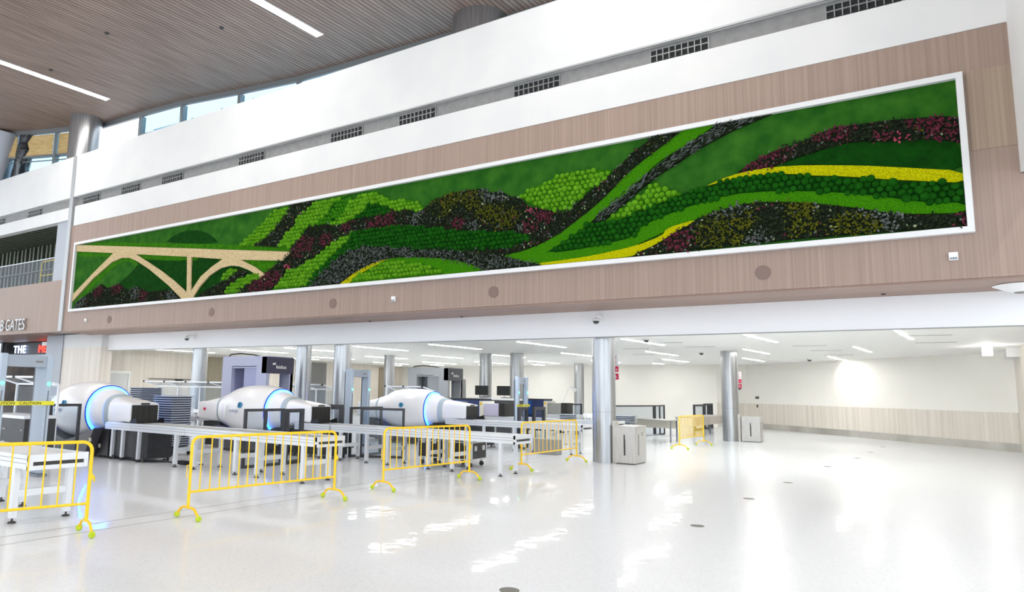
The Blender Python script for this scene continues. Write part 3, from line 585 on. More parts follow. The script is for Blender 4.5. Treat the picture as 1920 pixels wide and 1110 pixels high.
MURAL = [
 ('deep','dark green hill above the bridge',[(-22.26,6.672),(-21.84,6.855),(-21.27,6.982),(-20.64,6.977),(-20.01,6.839),(-19.52,6.604),(-19.13,6.315)],[],0),
 ('edge','bright green strip above the bridge deck',[(-27.74,7.166),(-26.5,7.145),(-22.34,6.685),(-19.16,6.31),(-15.53,5.85),(-15.63,5.709),(-20.84,6.323),(-28.07,7.179)],[],0),
 ('deep','dark green slope under the bridge',[(-25.02,5.389),(-24.39,5.653),(-23.79,6.006),(-23.97,6.422),(-20.81,6.029),(-18.79,5.769),(-17.91,5.657),(-18.58,5.5),(-19.82,5.007),(-20.3,4.527),(-25.25,4.663)],[],0),
 ('edge','bright green edge under the deck at left',[(-28.15,6.928),(-25.43,6.608),(-25.64,6.471),(-28.13,6.73)],[],0),
 ('edge','bright green edge along the first arch',[(-28.27,4.723),(-26.8,5.663),(-25.53,6.275),(-24.82,6.367),(-24.28,6.299),(-23.72,6.023),(-23.91,5.992),(-24.39,6.194),(-24.76,6.227),(-25.38,6.116),(-26.59,5.474),(-27.61,4.99)],[],0),
 ('edge','bright green edge between first arch and post',[(-23.97,6.432),(-20.8,6.037),(-20.78,5.895),(-23.02,6.121),(-23.67,6.253)],[],0),
 ('edge','bright green edge between post and second arch',[(-20.56,6.006),(-18.79,5.769),(-19.07,5.646),(-20.55,5.874)],[],0),
 ('edge','bright green patch right of the second arch',[(-17.98,5.671),(-16.07,5.474),(-16.69,5.107),(-17.3,5.393)],[],0),
 ('deep','dark green inside the second arch',[(-20.34,4.546),(-19.82,5.007),(-19.14,5.379),(-18.58,5.509),(-18.14,5.505),(-17.52,5.324),(-16.91,5.005),(-17.11,4.535),(-20.37,4.53)],[],0),
 ('leaf','dark grasses under the first arch',[(-28.06,4.57),(-27.87,4.853),(-26.82,5.217),(-26.14,5.453),(-25.68,5.256),(-24.93,5.398),(-24.31,5.082),(-23.76,5.195),(-23.03,4.954),(-22.12,4.951),(-21.53,4.913),(-20.93,4.553),(-23.6,4.552),(-28.01,4.558)],[(-26.27,5.13,0.27,1),(-25.03,5.22,0.24,1),(-23.81,4.98,0.23,2),(-21.52,4.75,0.22,2),(-27.58,4.81,0.3,2),(-23.24,4.83,0.18,1),(-25.68,4.73,0.43,0)],0),
 ('leaf','dark foliage inside the second arch',[(-20.24,4.557),(-19.86,4.755),(-19.35,4.891),(-18.91,5.049),(-18.44,5.323),(-18.13,5.361),(-17.58,5.256),(-17.92,5.08),(-18.46,4.955),(-18.75,4.727),(-18.49,4.547),(-18.67,4.537)],[],0),
 ('blime','lime moss balls in the second arch, upper patch',[(-19.04,5.029),(-18.81,5.27),(-18.63,5.401),(-18.2,5.395),(-18.13,5.332),(-18.42,5.158),(-18.78,5.019)],[],0),
 ('blime','lime moss balls in the second arch, lower patch',[(-18.69,4.682),(-18.58,4.84),(-18.04,5.048),(-17.51,5.149),(-17.07,5.136),(-17.0,5.011),(-17.49,4.887),(-18.07,4.643),(-18.12,4.545),(-18.61,4.575)],[],0),
 ('deep','dark green opening left of the post',[(-23.93,6.418),(-20.79,6.036),(-20.69,4.786),(-22.21,5.636)],[],0),
 ('deep','dark green opening right of the post',[(-20.56,6.006),(-18.86,5.779),(-19.41,5.57),(-19.98,5.275),(-20.47,4.794)],[],0),
 ('edge','bright green edge under the deck beside the post',[(-23.91,6.417),(-20.79,6.036),(-20.78,5.894),(-23.02,6.121),(-23.63,6.268)],[],0),
 ('cork','beige bridge deck',[(-28.19,7.212),(-20.85,6.332),(-15.64,5.71),(-16.07,5.474),(-17.98,5.671),(-18.86,5.774),(-20.79,6.032),(-23.93,6.414),(-25.43,6.603),(-28.15,6.928)],[],0),
 ('cork','beige first arch and left leg of the bridge',[(-25.2,6.635),(-25.43,6.608),(-26.75,5.933),(-28.13,5.173),(-28.16,4.869),(-26.72,5.721),(-25.48,6.262),(-24.82,6.358),(-24.32,6.312),(-23.81,6.144),(-22.98,5.766),(-21.77,5.107),(-20.94,4.563),(-20.34,4.563),(-20.69,4.786),(-21.43,5.229),(-22.21,5.636),(-23.01,6.008),(-23.93,6.418),(-24.19,6.538)],[],0),
 ('cork','beige upright post of the bridge',[(-20.8,6.08),(-20.57,6.059),(-20.46,4.707),(-20.68,4.721)],[],0),
 ('cork','beige second arch of the bridge',[(-18.73,5.805),(-18.86,5.783),(-19.41,5.57),(-19.98,5.275),(-20.47,4.794),(-20.66,4.676),(-20.58,4.551),(-20.34,4.563),(-20.01,4.927),(-19.52,5.274),(-18.95,5.482),(-18.45,5.523),(-18.02,5.462),(-17.52,5.291),(-16.96,5.016),(-16.8,5.107),(-17.3,5.393),(-17.98,5.675),(-18.17,5.754)],[],0),
 ('blime','lime moss balls right of the hill',[(-18.06,6.181),(-17.84,6.327),(-17.21,6.688),(-16.66,7.025),(-16.23,7.17),(-15.89,7.226),(-15.85,7.098),(-16.2,6.746),(-16.67,6.425),(-17.16,6.165),(-17.42,6.079)],[],0),
 ('leaf','dark foliage strip between lime moss ridges',[(-17.42,6.088),(-16.79,6.282),(-16.61,6.463),(-16.2,6.746),(-15.85,7.098),(-15.86,7.222),(-14.79,7.223),(-15.01,6.965),(-15.46,6.634),(-15.8,6.393),(-16.15,6.081),(-16.32,5.924)],[],0),
 ('blime','lime moss ball ridge beside the bridge end',[(-16.29,5.934),(-16.24,6.091),(-15.8,6.393),(-15.35,6.815),(-14.79,7.136),(-14.05,7.174),(-13.35,7.198),(-13.99,7.018),(-14.15,6.83),(-14.41,6.57),(-14.74,6.433),(-15.03,6.433),(-15.3,6.122),(-15.59,5.95),(-15.77,5.869)],[],0),
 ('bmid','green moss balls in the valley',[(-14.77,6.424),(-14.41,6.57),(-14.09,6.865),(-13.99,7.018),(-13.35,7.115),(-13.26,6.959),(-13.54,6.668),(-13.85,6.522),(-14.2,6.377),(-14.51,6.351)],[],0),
 ('blime','lime moss ball peak',[(-14.23,6.318),(-13.85,6.543),(-13.54,6.668),(-13.34,6.97),(-12.93,7.144),(-12.51,7.125),(-12.1,6.918),(-11.7,6.744),(-11.23,6.716),(-10.94,6.6),(-10.69,6.406),(-10.84,6.35),(-11.79,6.513),(-12.29,6.738),(-12.65,6.835),(-12.9,6.585),(-13.26,6.428),(-13.84,6.326),(-14.17,6.274)],[],0),
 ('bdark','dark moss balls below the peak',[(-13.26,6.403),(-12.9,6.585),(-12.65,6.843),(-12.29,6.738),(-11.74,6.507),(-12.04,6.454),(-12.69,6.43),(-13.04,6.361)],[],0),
 ('leaf','burgundy and dark foliage sweep across the bridge end',[(-18.09,4.573),(-18.04,4.709),(-17.45,4.916),(-16.82,5.135),(-16.22,5.435),(-15.75,5.717),(-15.65,5.891),(-15.3,6.122),(-15.03,6.433),(-14.23,6.381),(-13.84,6.335),(-13.26,6.408),(-12.79,6.451),(-12.04,6.494),(-11.31,6.465),(-11.07,6.388),(-11.09,6.039),(-11.77,6.043),(-12.67,6.068),(-13.19,6.047),(-13.71,5.942),(-14.36,5.679),(-14.57,5.533),(-15.25,5.257),(-15.71,5.169),(-16.06,4.895),(-16.5,4.567)],[(-12.03,6.28,0.28,1),(-12.52,6.14,0.16,1),(-13.41,6.28,0.18,1),(-14.26,5.91,0.19,1),(-15.06,5.92,0.25,1),(-15.78,5.27,0.09,4),(-15.39,5.7,0.21,1),(-16.99,4.84,0.4,1),(-16.37,4.93,0.26,1),(-14.62,6.3,0.25,0)],0),
 ('blime','lime moss balls left of the dark band',[(-16.47,4.569),(-16.06,4.895),(-15.83,5.144),(-15.25,5.257),(-14.57,5.491),(-14.25,5.668),(-13.71,5.942),(-13.19,6.047),(-13.23,5.858),(-14.06,5.412),(-14.54,5.041),(-14.86,4.6)],[],0),
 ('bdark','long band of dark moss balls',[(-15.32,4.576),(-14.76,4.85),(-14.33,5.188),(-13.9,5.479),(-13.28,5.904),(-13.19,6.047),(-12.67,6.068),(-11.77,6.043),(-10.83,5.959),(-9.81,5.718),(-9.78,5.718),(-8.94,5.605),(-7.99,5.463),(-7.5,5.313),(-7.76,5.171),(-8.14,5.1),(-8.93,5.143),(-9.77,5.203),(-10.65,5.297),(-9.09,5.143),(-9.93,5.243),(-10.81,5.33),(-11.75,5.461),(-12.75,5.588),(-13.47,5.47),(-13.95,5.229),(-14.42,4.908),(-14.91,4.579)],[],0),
 ('silver','silver grass band along the lower edge',[(-14.91,4.579),(-14.42,4.908),(-13.95,5.237),(-13.47,5.479),(-12.75,5.6),(-11.75,5.469),(-10.81,5.338),(-9.92,5.232),(-9.09,5.132),(-10.65,5.301),(-9.55,5.139),(-8.38,4.922),(-7.99,4.802),(-7.54,4.677),(-7.32,4.602),(-7.47,4.581),(-8.8,4.592),(-9.13,4.738),(-9.76,4.917),(-10.64,5.077),(-9.0,4.709),(-9.7,4.933),(-10.36,5.046),(-11.74,5.172),(-12.22,5.08),(-12.97,4.907),(-13.33,4.736),(-13.65,4.559)],[],2),
 ('yellow','short yellow moss strip',[(-13.67,4.568),(-13.33,4.744),(-12.92,4.943),(-12.32,5.116),(-11.89,5.158),(-11.81,5.113),(-12.22,5.049),(-12.72,4.887),(-13.07,4.725),(-13.27,4.573)],[],0),
 ('bright','bright moss arc above the lime moss balls',[(-11.89,5.158),(-11.5,5.169),(-10.36,5.05),(-9.7,4.926),(-9.0,4.709),(-9.76,4.924),(-9.13,4.738),(-8.8,4.588),(-9.97,4.577),(-9.99,4.59),(-10.35,4.808),(-11.03,4.984),(-11.74,5.053),(-12.22,5.029),(-12.57,4.922)],[],0),
 ('blime','lime moss ball mound at the lower edge',[(-13.29,4.575),(-12.92,4.792),(-12.22,5.029),(-11.59,5.06),(-10.89,4.953),(-10.35,4.778),(-9.95,4.58),(-11.72,4.587)],[],0),
 ('leaf','mixed dark, olive and silver foliage in the centre',[(-11.11,5.992),(-11.12,6.279),(-10.69,6.413),(-10.49,6.575),(-9.96,6.643),(-10.41,6.604),(-9.8,6.704),(-8.96,6.689),(-8.63,6.533),(-8.39,6.534),(-8.08,6.348),(-7.85,6.28),(-7.62,6.042),(-7.03,5.863),(-6.64,5.812),(-6.23,6.052),(-5.89,6.297),(-5.53,6.531),(-5.01,6.955),(-4.57,7.222),(-4.15,7.295),(-4.0,7.179),(-4.4,6.937),(-4.83,6.691),(-5.21,6.438),(-5.6,6.082),(-6.0,5.783),(-6.33,5.569),(-6.75,5.323),(-7.21,5.134),(-7.76,4.984),(-8.34,4.912),(-8.93,5.002),(-9.55,5.132),(-8.14,5.1),(-7.76,5.164),(-7.52,5.298),(-7.99,5.47),(-8.94,5.605),(-9.78,5.718),(-9.81,5.718)],[(-10.1,6.41,0.3,3),(-9.67,6.54,0.18,3),(-9.16,6.43,0.25,3),(-8.31,5.89,0.32,3),(-8.83,6.06,0.21,3),(-8.75,6.48,0.2,2),(-8.31,6.45,0.18,2),(-9.49,6.15,0.18,0),(-9.61,5.87,0.16,1),(-7.47,5.99,0.12,4),(-7.58,5.56,0.17,1),(-7.18,5.75,0.18,1),(-9.19,5.78,0.14,2),(-7.84,5.55,0.1,2),(-10.41,6.3,0.23,0),(-8.15,6.15,0.14,0),(-10.93,6.22,0.19,2)],0),
 ('blime','lime moss ball hill in the centre',[(-7.88,6.338),(-7.58,6.45),(-7.21,6.566),(-6.85,6.679),(-6.4,6.722),(-5.99,6.688),(-5.53,6.595),(-5.66,6.423),(-6.06,6.224),(-6.26,6.057),(-6.5,5.86),(-6.75,5.759),(-7.03,5.863),(-7.4,6.012),(-7.62,6.145)],[],0),
 ('twig','silvery twig band rising to the top edge',[(-6.12,5.42),(-5.86,5.646),(-5.57,5.863),(-5.18,6.126),(-4.71,6.398),(-4.25,6.694),(-3.77,6.943),(-3.71,6.977),(-3.4,7.121),(-3.32,7.235),(-2.23,7.248),(-2.53,7.123),(-2.96,7.005),(-3.33,6.865),(-3.72,6.712),(-4.11,6.494),(-4.51,6.312),(-4.93,6.032),(-5.22,5.815),(-5.51,5.632),(-5.7,5.482)],[],2),
 ('bright','bright moss path rising to the top edge',[(-8.34,4.905),(-7.76,4.967),(-7.21,5.114),(-6.75,5.313),(-6.33,5.576),(-6.0,5.776),(-5.6,6.076),(-5.21,6.431),(-4.83,6.685),(-4.4,6.937),(-4.01,7.173),(-3.93,7.24),(-3.31,7.233),(-3.4,7.133),(-3.71,6.965),(-4.1,6.791),(-4.51,6.604),(-4.92,6.251),(-5.02,6.165),(-5.34,5.927),(-5.67,5.749),(-5.93,5.558),(-6.1,5.418),(-6.34,5.277),(-6.75,5.06),(-7.09,4.902),(-7.39,4.765),(-7.99,4.795)],[],0),
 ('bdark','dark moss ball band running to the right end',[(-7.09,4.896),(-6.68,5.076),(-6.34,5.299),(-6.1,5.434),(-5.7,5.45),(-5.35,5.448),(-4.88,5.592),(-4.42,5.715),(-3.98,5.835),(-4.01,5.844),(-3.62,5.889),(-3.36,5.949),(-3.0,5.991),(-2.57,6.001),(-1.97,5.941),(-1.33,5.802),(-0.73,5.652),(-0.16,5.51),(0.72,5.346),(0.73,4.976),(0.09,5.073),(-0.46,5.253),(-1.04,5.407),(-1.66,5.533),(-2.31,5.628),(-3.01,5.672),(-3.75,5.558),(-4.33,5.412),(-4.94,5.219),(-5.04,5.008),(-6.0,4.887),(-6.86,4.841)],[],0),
 ('blime','lime moss ball hill beside the twig band',[(-5.7,5.46),(-5.34,5.675),(-4.87,5.923),(-4.59,6.168),(-4.36,6.003),(-4.0,5.828),(-4.27,5.746),(-4.6,5.669),(-5.03,5.571),(-5.41,5.431),(-5.67,5.424)],[],0),
 ('bright','bright moss path running to the right end',[(-7.99,4.802),(-7.39,4.798),(-7.09,4.896),(-6.86,4.847),(-6.0,4.894),(-5.04,5.014),(-4.94,5.227),(-4.33,5.42),(-3.75,5.566),(-3.01,5.679),(-2.31,5.636),(-1.66,5.54),(-1.04,5.414),(-0.46,5.259),(0.09,5.08),(0.73,4.983),(0.73,4.818),(0.08,4.868),(-0.47,4.973),(-0.76,5.08),(-1.05,5.154),(-1.73,5.34),(-2.66,5.468),(-3.38,5.37),(-3.75,5.24),(-4.14,5.146),(-4.95,4.867),(-5.04,4.808),(-6.0,4.697),(-6.68,4.662),(-7.39,4.631)],[],0),
 ('yellow','long yellow moss strip at the lower edge',[(-7.39,4.638),(-6.68,4.662),(-6.0,4.697),(-5.04,4.814),(-4.44,4.979),(-4.34,5.136),(-3.75,5.244),(-3.83,5.169),(-4.14,5.045),(-4.54,4.825),(-4.95,4.67),(-5.11,4.595),(-6.01,4.586),(-7.21,4.583)],[],0),
 ('deep','dark green moss field at the right end',[(-2.16,6.117),(-1.79,6.231),(-1.37,6.305),(-0.99,6.371),(-0.4,6.281),(0.16,6.217),(0.73,6.057),(0.73,5.539),(-0.15,5.744),(-1.32,5.987)],[],0),
 ('yellow','long yellow moss strip at the right end',[(-3.53,5.922),(-3.21,6.025),(-2.88,6.09),(-2.5,6.116),(-2.16,6.106),(-1.64,6.048),(-0.72,5.882),(-0.15,5.751),(0.73,5.545),(0.72,5.333),(0.12,5.461),(-0.44,5.582),(-1.02,5.728),(-1.64,5.845),(-1.97,5.934),(-2.57,5.993),(-3.0,5.983),(-3.36,5.941)],[],0),
 ('leaf','burgundy foliage sweep at the right end',[(-2.9,6.124),(-2.49,6.335),(-2.21,6.44),(-1.78,6.511),(-1.45,6.636),(-1.13,6.703),(-0.73,6.685),(-0.24,6.664),(0.04,6.623),(0.45,6.589),(0.73,6.507),(0.73,6.057),(0.43,6.138),(0.16,6.206),(-0.4,6.264),(-0.69,6.351),(-0.99,6.375),(-1.37,6.316),(-1.79,6.242),(-2.16,6.155),(-2.29,6.101),(-2.78,6.089)],[(-2.35,6.29,0.32,1),(-2.64,6.17,0.17,1),(-1.04,6.59,0.25,1),(-1.42,6.57,0.13,1),(-0.4,6.38,0.12,1),(-0.12,6.3,0.09,4),(0.12,6.54,0.14,1),(0.6,6.3,0.29,1),(0.34,6.49,0.14,1),(-1.62,6.41,0.15,0),(-0.75,6.46,0.14,0)],0),
 ('leaf','mixed foliage along the lower right edge',[(-5.11,4.589),(-4.95,4.67),(-4.54,4.825),(-4.14,5.045),(-3.75,5.236),(-3.38,5.358),(-3.01,5.447),(-2.66,5.468),(-1.73,5.337),(-1.05,5.151),(-0.76,5.076),(-0.47,4.97),(0.08,4.865),(0.51,4.818),(0.73,4.828),(0.74,4.589),(-2.02,4.64),(-4.15,4.602),(-4.95,4.596)],[(-4.07,4.83,0.24,1),(-3.09,5.32,0.23,2),(-0.54,4.87,0.31,2),(-2.55,4.67,0.19,2),(-3.28,4.9,0.37,3),(-2.74,5.14,0.17,3),(-1.83,5.23,0.22,3),(-0.98,4.75,0.31,3),(-1.78,4.91,0.22,3),(-2.27,4.97,0.26,0),(-1.24,5.14,0.16,0),(0.66,4.72,0.1,1),(0.34,4.73,0.2,0)],0),
]

for i, (kind, label, poly, blots, base) in enumerate(MURAL):
    y = -.034 - .0009 * i; p = clampp(chaikin(poly) if kind in ('bright', 'yellow', 'edge', 'deep', 'deepcut') else poly)
    if kind in ('deep', 'deepcut'): region('sheet_moss', 'deep', p, y, -.03, label)
    elif kind == 'edge': region('moss_edge', 'edge', p, y, -.03, label)
    elif kind == 'bright': region('bark_moss', 'bright', p, y - .012, -.03, label)
    elif kind == 'yellow': region('yellow_moss', 'yellow_moss', p, y - .012, -.03, label)
    elif kind == 'cork': region(('bridge_deck' if 'deck' in label else 'bridge_post' if 'post' in label else 'bridge_arch'), 'cork', p, -.085 - .001 * (i % 5), -.03, label)
    elif kind in ('blime', 'bmid', 'bdark'):
        region('moss_bed', {'blime': 'edge', 'bmid': 'deep', 'bdark': 'deep'}[kind], p, y, -.03, label.replace('balls', 'bed')); balls('ball_moss', kind, p, y, label)  # bed darker than its balls: shade of the gaps put into its colour
    elif kind == 'leaf':
        region('foliage_bed', 'leafbed', p, y, -.03, 'dark bed under the ' + label); leaves('foliage', p, blots, 0, y - .004, label)
    elif kind == 'silver':
        region('foliage_bed', 'leafbed', p, y, -.03, 'dark bed under the ' + label); leaves('grass_foliage', p, blots, 2, y - .004, label, 900, 4.5, .019)
    elif kind == 'twig':
        region('foliage_bed', 'leafbed', p, y, -.03, 'dark bed under the ' + label); leaves('twig_foliage', p, blots, 2, y - .004, label, 800, 6, .018, .42)

# ================================================================ OBJECTS
# ---- crowd barriers
def barrier(a, b, nb, label, hook=True):
    a, b = Vector((a[0], a[1], 0)), Vector((b[0], b[1], 0)); L = (b - a).length; rz = math.atan2(b.y - a.y, b.x - a.x)
    t = thing('crowd_barrier', label, 'barrier', a, rz, 'yellow crowd barriers')
    pts = [(0, 0, .13)] + [(.1 - .1 * math.cos(q), 0, .9 + .1 * math.sin(q)) for q in [math.pi / 2 * k / 6 for k in range(7)]] + [(L - .1 + .1 * math.sin(q), 0, .9 + .1 * math.cos(q)) for q in [math.pi / 2 * k / 6 for k in range(7)]] + [(L, 0, .13)]
    MB().tube(pts, .019, 10).build('frame', 'yellow', t)
    MB().tube([(0, 0, .33), (L, 0, .33)], .015, 8).build('bottom_rail', 'yellow', t)
    for k in range(nb):
        x = L * (k + 1) / (nb + 1); MB().tube([(x, 0, .33), (x, 0, 1.0)], .0085, 6).build('bar', 'yellow', t)
    for x in (0, L):
        f = MB().tube([(x, -.25, .035), (x, -.22, .07), (x, -.16, .125), (x, -.1, .145), (x, .1, .145), (x, .16, .125), (x, .22, .07), (x, .25, .035)], .016, 8).build('foot', 'yellow_dark', t)
        for s in (-1, 1): MB().ball((x, s * .25, .036), .036, 12).build('tennis_ball', 'ball', f, label='lime tennis ball on the foot')
    if hook:
        MB().tube([(L + .018, 0, .62), (L + .045, 0, .62), (L + .045, 0, .56)], .01, 6).box(L + .0, L + .03, -.015, .015, .59, .65).build('hook', 'yellow', t)
        MB().tube([(-.018, 0, .66), (-.05, 0, .66), (-.05, 0, .5)], .006, 6).build('loop', 'yellow', t)
    return t
barrier((-8.32, 1.97), (-7.73, 4.36), 15, 'yellow crowd barrier cut by the left edge, in front of the nearest conveyor')
barrier((-7.66, 5.61), (-7.43, 7.98), 16, 'yellow crowd barrier left of centre, in front of the long conveyor')
barrier((-7.46, 9.17), (-7.22, 11.43), 14, 'yellow crowd barrier in front of the flight cases')
barrier((-7.16, 13.39), (-7.10, 16.08), 13, 'yellow crowd barrier beside the nearest steel column')
barrier((-6.36, 22.08), (-6.29, 24.62), 18, 'farthest yellow crowd barrier, on the open floor right of the bin')

# ---- roller conveyors
def conveyor(x0, x1, y0, y1, label, legs=(True, True), end=False, z=.8, cross=True, rail='alu'):
    xm = (x0 + x1) / 2; L = x1 - x0; W = y1 - y0
    t = thing('roller_conveyor', label, 'conveyor', (xm, (y0 + y1) / 2, 0), group='aluminium roller conveyors')
    hx, hy = L / 2 - .004, W / 2
    for s in (-1, 1):
        ya = s * hy; r = MB().box(-hx, hx, min(ya, ya - s * .045), max(ya, ya - s * .045), z - .16, z).build('side_rail', rail, t)
        gq = MB(); 
        for zz in (z - .05, z - .1): gq.box(-hx, hx, ya - .001 if s < 0 else ya, ya if s < 0 else ya + .001, zz, zz + .006)
        gq.build('groove', 'alu_dark', r)
    nr = int(L / .085)
    for k in range(nr):
        x = -hx + (k + .5) * 2 * hx / nr; MB().cyl((x, -hy + .045, z - .035), (x, hy - .045, z - .035), .025, 8).build('roller', 'roller', t)
    if end:
        MB().box(hx, hx + .05, -hy, hy, z - .075, z + .005).box(hx, hx + .04, -hy, hy, z - .17, z - .12).box(hx, hx + .045, -hy, -hy + .05, z - .17, z).box(hx, hx + .045, hy - .05, hy, z - .17, z).build('end_plate', 'alu', t)
        MB().box(hx - .01, hx + .02, -hy + .05, hy - .05, z - .12, z - .075).build('end_slot', 'slot', t)
    for on, sx in zip(legs, (-1, 1)):
        if not on: continue
        x = sx * (hx - .3)
        for sy in (-1, 1):
            y = sy * (hy - .035)
            lg = MB().box(x - .035, x + .035, y - .035, y + .035, .06, z - .16).build('leg', 'alu', t)
            MB().cyl((x, y, .0), (x, y, .02), .05, 14, r2=.035).cyl((x, y, .02), (x, y, .07), .012, 8).build('foot', 'rubber', lg)
        if cross: MB().box(x - .03, x + .03, -hy + .07, hy - .07, .3, .38).build('cross_bar', 'alu', t)
    return t
A0, A1 = 8.85, 9.55
conveyor(-15.25, -14.25, A0 + .0, A1 + .0, 'short conveyor at the exit of the nearest scanner', legs=(True, True), cross=False)
conveyor(-14.25, -12.35, A0, A1, 'long roller conveyor section beside the tray stack, next to the nearest scanner')
conveyor(-12.35, -10.5, A0, A1, 'roller conveyor section in front of the dark glass gates')
conveyor(-10.5, -8.72, A0, A1, 'end section of the long conveyor behind the yellow barrier left of centre', end=True)
B0, B1 = 12.2, 12.88
conveyor(-12.75, -11.6, B0, B1, 'short conveyor at the exit of the middle scanner', legs=(False, True), cross=False)
conveyor(-11.55, -10.15, B0, B1, 'roller conveyor section right of the middle scanner exit')
conveyor(-10.15, -8.45, B0, B1, 'roller conveyor section in front of the farthest scanner')
conveyor(-8.45, -6.7, B0, B1, 'end section of the middle lane conveyor over the flight cases', end=True)
C0, C1 = 17.75, 18.42
conveyor(-12.1, -11.05, C0, C1, 'short conveyor at the exit of the farthest scanner', legs=(False, True), cross=False)
conveyor(-11.05, -9.45, C0, C1, 'roller conveyor section right of the farthest scanner exit')
conveyor(-9.45, -7.7, C0, C1, 'roller conveyor section behind the barrier beside the nearest column', end=True)
D0, D1 = 4.12, 4.82
conveyor(-10.38, -8.66, D0, D1, 'end section of the nearest conveyor behind the left barrier', end=True)
conveyor(-12.1, -10.38, D0, D1, 'nearest lane conveyor section cut by the left edge')
E0, E1 = 21.1, 21.75
conveyor(-11.5, -10.0, E0, E1, 'far roller conveyor in front of the blue machines'); conveyor(-10.0, -8.0, E0, E1, 'far roller conveyor holding the white round device, left of the nearest column', end=True)
# entry side
conveyor(-18.4, -16.5, B0, B1, 'entry conveyor left of the middle scanner', legs=(True, True)) if False else None
conveyor(-18.3, -16.62, 12.2, 12.88, 'entry conveyor left of the middle scanner beside the tray trolley')

# ---- CT baggage scanners
def ring_pts(x, hw, hh, cz, n, k=40):
    out = []
    for i in range(k):
        a = 2 * math.pi * i / k; c, s = math.cos(a), math.sin(a)
        out.append((x, hw * (abs(c) ** (2 / n)) * (1 if c >= 0 else -1), cz + hh * (abs(s) ** (2 / n)) * (1 if s >= 0 else -1)))
    return out
def scanner(label):
    t = thing('baggage_scanner', label, 'baggage scanner', (0, 0, 0), group='white CT baggage scanners'); zc = 1.02
    body = [(-1.40, .575, .575), (-1.5, .605, .605), (-1.7, .64, .64), (-1.95, .655, .66), (-2.3, .655, .66), (-2.6, .635, .64), (-2.85, .59, .595), (-3.0, .54, .545)]
    MB().loft([ring_pts(x, a, b, zc, 2.1) for x, a, b in [(-1.47, .55, .55), (-1.405, .562, .562), (-1.398, .572, .572)] + body[1:]], cap=False).build('shell', 'shell', t)
    MB().loft([ring_pts(-1.394, .566, .566, zc, 2.1), ring_pts(-1.392, .578, .578, zc, 2.1), ring_pts(-1.415, .589, .589, zc, 2.1)], cap=False).build('shell_edge', 'blue_edge', t, label='deep blue edge of the shell')
    MB().loft([ring_pts(-1.44, .533, .533, zc, 2.1), ring_pts(-1.435, .553, .553, zc, 2.1)], cap=False).build('light_ring', 'led_blue', t, label='glowing blue light ring at the exit side')
    MB().loft([ring_pts(x, a, b, c, n) for x, a, b, c, n in [(-.95, .375, .37, 1.01, 2.6), (-1.15, .445, .445, 1.015, 2.3), (-1.3, .497, .497, zc, 2.1), (-1.46, .532, .532, zc, 2.1)]]).build('exit_cone', 'shell', t)
    MB().loft([ring_pts(-.86, .365, .355, 1.01, 2.7), ring_pts(-.9, .39, .385, 1.01, 2.6), ring_pts(-.98, .41, .405, 1.01, 2.6), ring_pts(-1.03, .40, .395, 1.01, 2.5)]).build('exit_ring', 'ring_grey', t, label='pale grey ring round the exit end')
    MB().loft([ring_pts(x, a, b, c, n) for x, a, b, c, n in [(-.02, .343, .215, 1.02, 9), (-.3, .343, .235, 1.04, 7), (-.6, .35, .29, 1.03, 4.5), (-.9, .36, .35, 1.01, 2.8)]]).build('exit_hood', 'shell', t)
    MB().box(-.04, .0, -.31, .31, .80, 1.19).build('exit_curtain', 'curtain', t, label='black strip curtain in the exit')
    MB().bar((0, -.33, .79), (.22, -.33, .86), .01, .14).bar((0, .33, .79), (.22, .33, .86), .01, .14).build('side_guard', 'black', t)
    MB().box(-.12, .005, -.1, .1, 1.2, 1.235).build('sensor_bar', 'case_black', t)
    MB().loft([ring_pts(-3.001, .535, .54, zc, 2.1), ring_pts(-3.02, .50, .50, zc, 2.1)]).build('light_band', 'led_cyan', t, label='soft blue light band at the entry side')
    MB().loft([ring_pts(x, a, b, c, n) for x, a, b, c, n in [(-3.02, .50, .50, zc, 2.1), (-3.2, .46, .46, 1.015, 2.3), (-3.42, .39, .385, 1.01, 2.5)]]).build('entry_cone', 'shell', t)
    MB().loft([ring_pts(-3.4, .40, .395, 1.01, 2.6), ring_pts(-3.46, .40, .39, 1.01, 2.6)]).build('entry_ring', 'ring_grey', t)
    MB().loft([ring_pts(x, a, b, c, n) for x, a, b, c, n in [(-3.44, .37, .36, 1.01, 2.8), (-3.7, .37, .31, 1.0, 4.5), (-4.0, .375, .25, .99, 8), (-4.25, .375, .23, .99, 9)]]).build('entry_hood', 'shell', t)
    MB().cyl((-3.98, -.376, 1.02), (-3.98, -.40, 1.02), .04, 14).build('emergency_stop', 'red_sign', t, label='small red emergency stop button')
    # emblem on the shell side
    lg = MB().cyl((-2.22, -.62, 1.17), (-2.22, -.672, 1.17), .075, 24).build('emblem', 'logo_blue', t, label='round blue emblem'); MB().tube([(-2.28, -.676, 1.13), (-2.22, -.68, 1.16), (-2.2, -.676, 1.23)], .012, 6).build('emblem_sweep', 'logo_dark', lg)
    text_mesh('lettering', 'analogic', .13, 'text_grey', t, extrude=.003, loc=(-2.62, -.668, .99), right=False, sx=.85)
    # base
    MB().prism([(-1.02, .66), (-1.22, .30), (-1.34, .06), (-3.3, .06), (-3.42, .3), (-3.3, .62), (-2.9, .5), (-2.2, .34), (-1.5, .50)], -.56, .56).build('base_skirt', 'skirt', t, label='charcoal base under the shell')
    MB().box(-1.2, -.78, -.34, .34, .06, .66).build('base_core', 'black_panel', t)
    MB().box(-.95, .75, -.30, .30, .08, .62).build('exit_pedestal', 'black_panel', t) if False else MB().box(-.72, .62, -.29, .29, .08, .62).build('exit_pedestal', 'black_panel', t)
    MB().box(-4.1, -3.4, -.3, .3, .08, .7).build('entry_pedestal', 'black_panel', t)
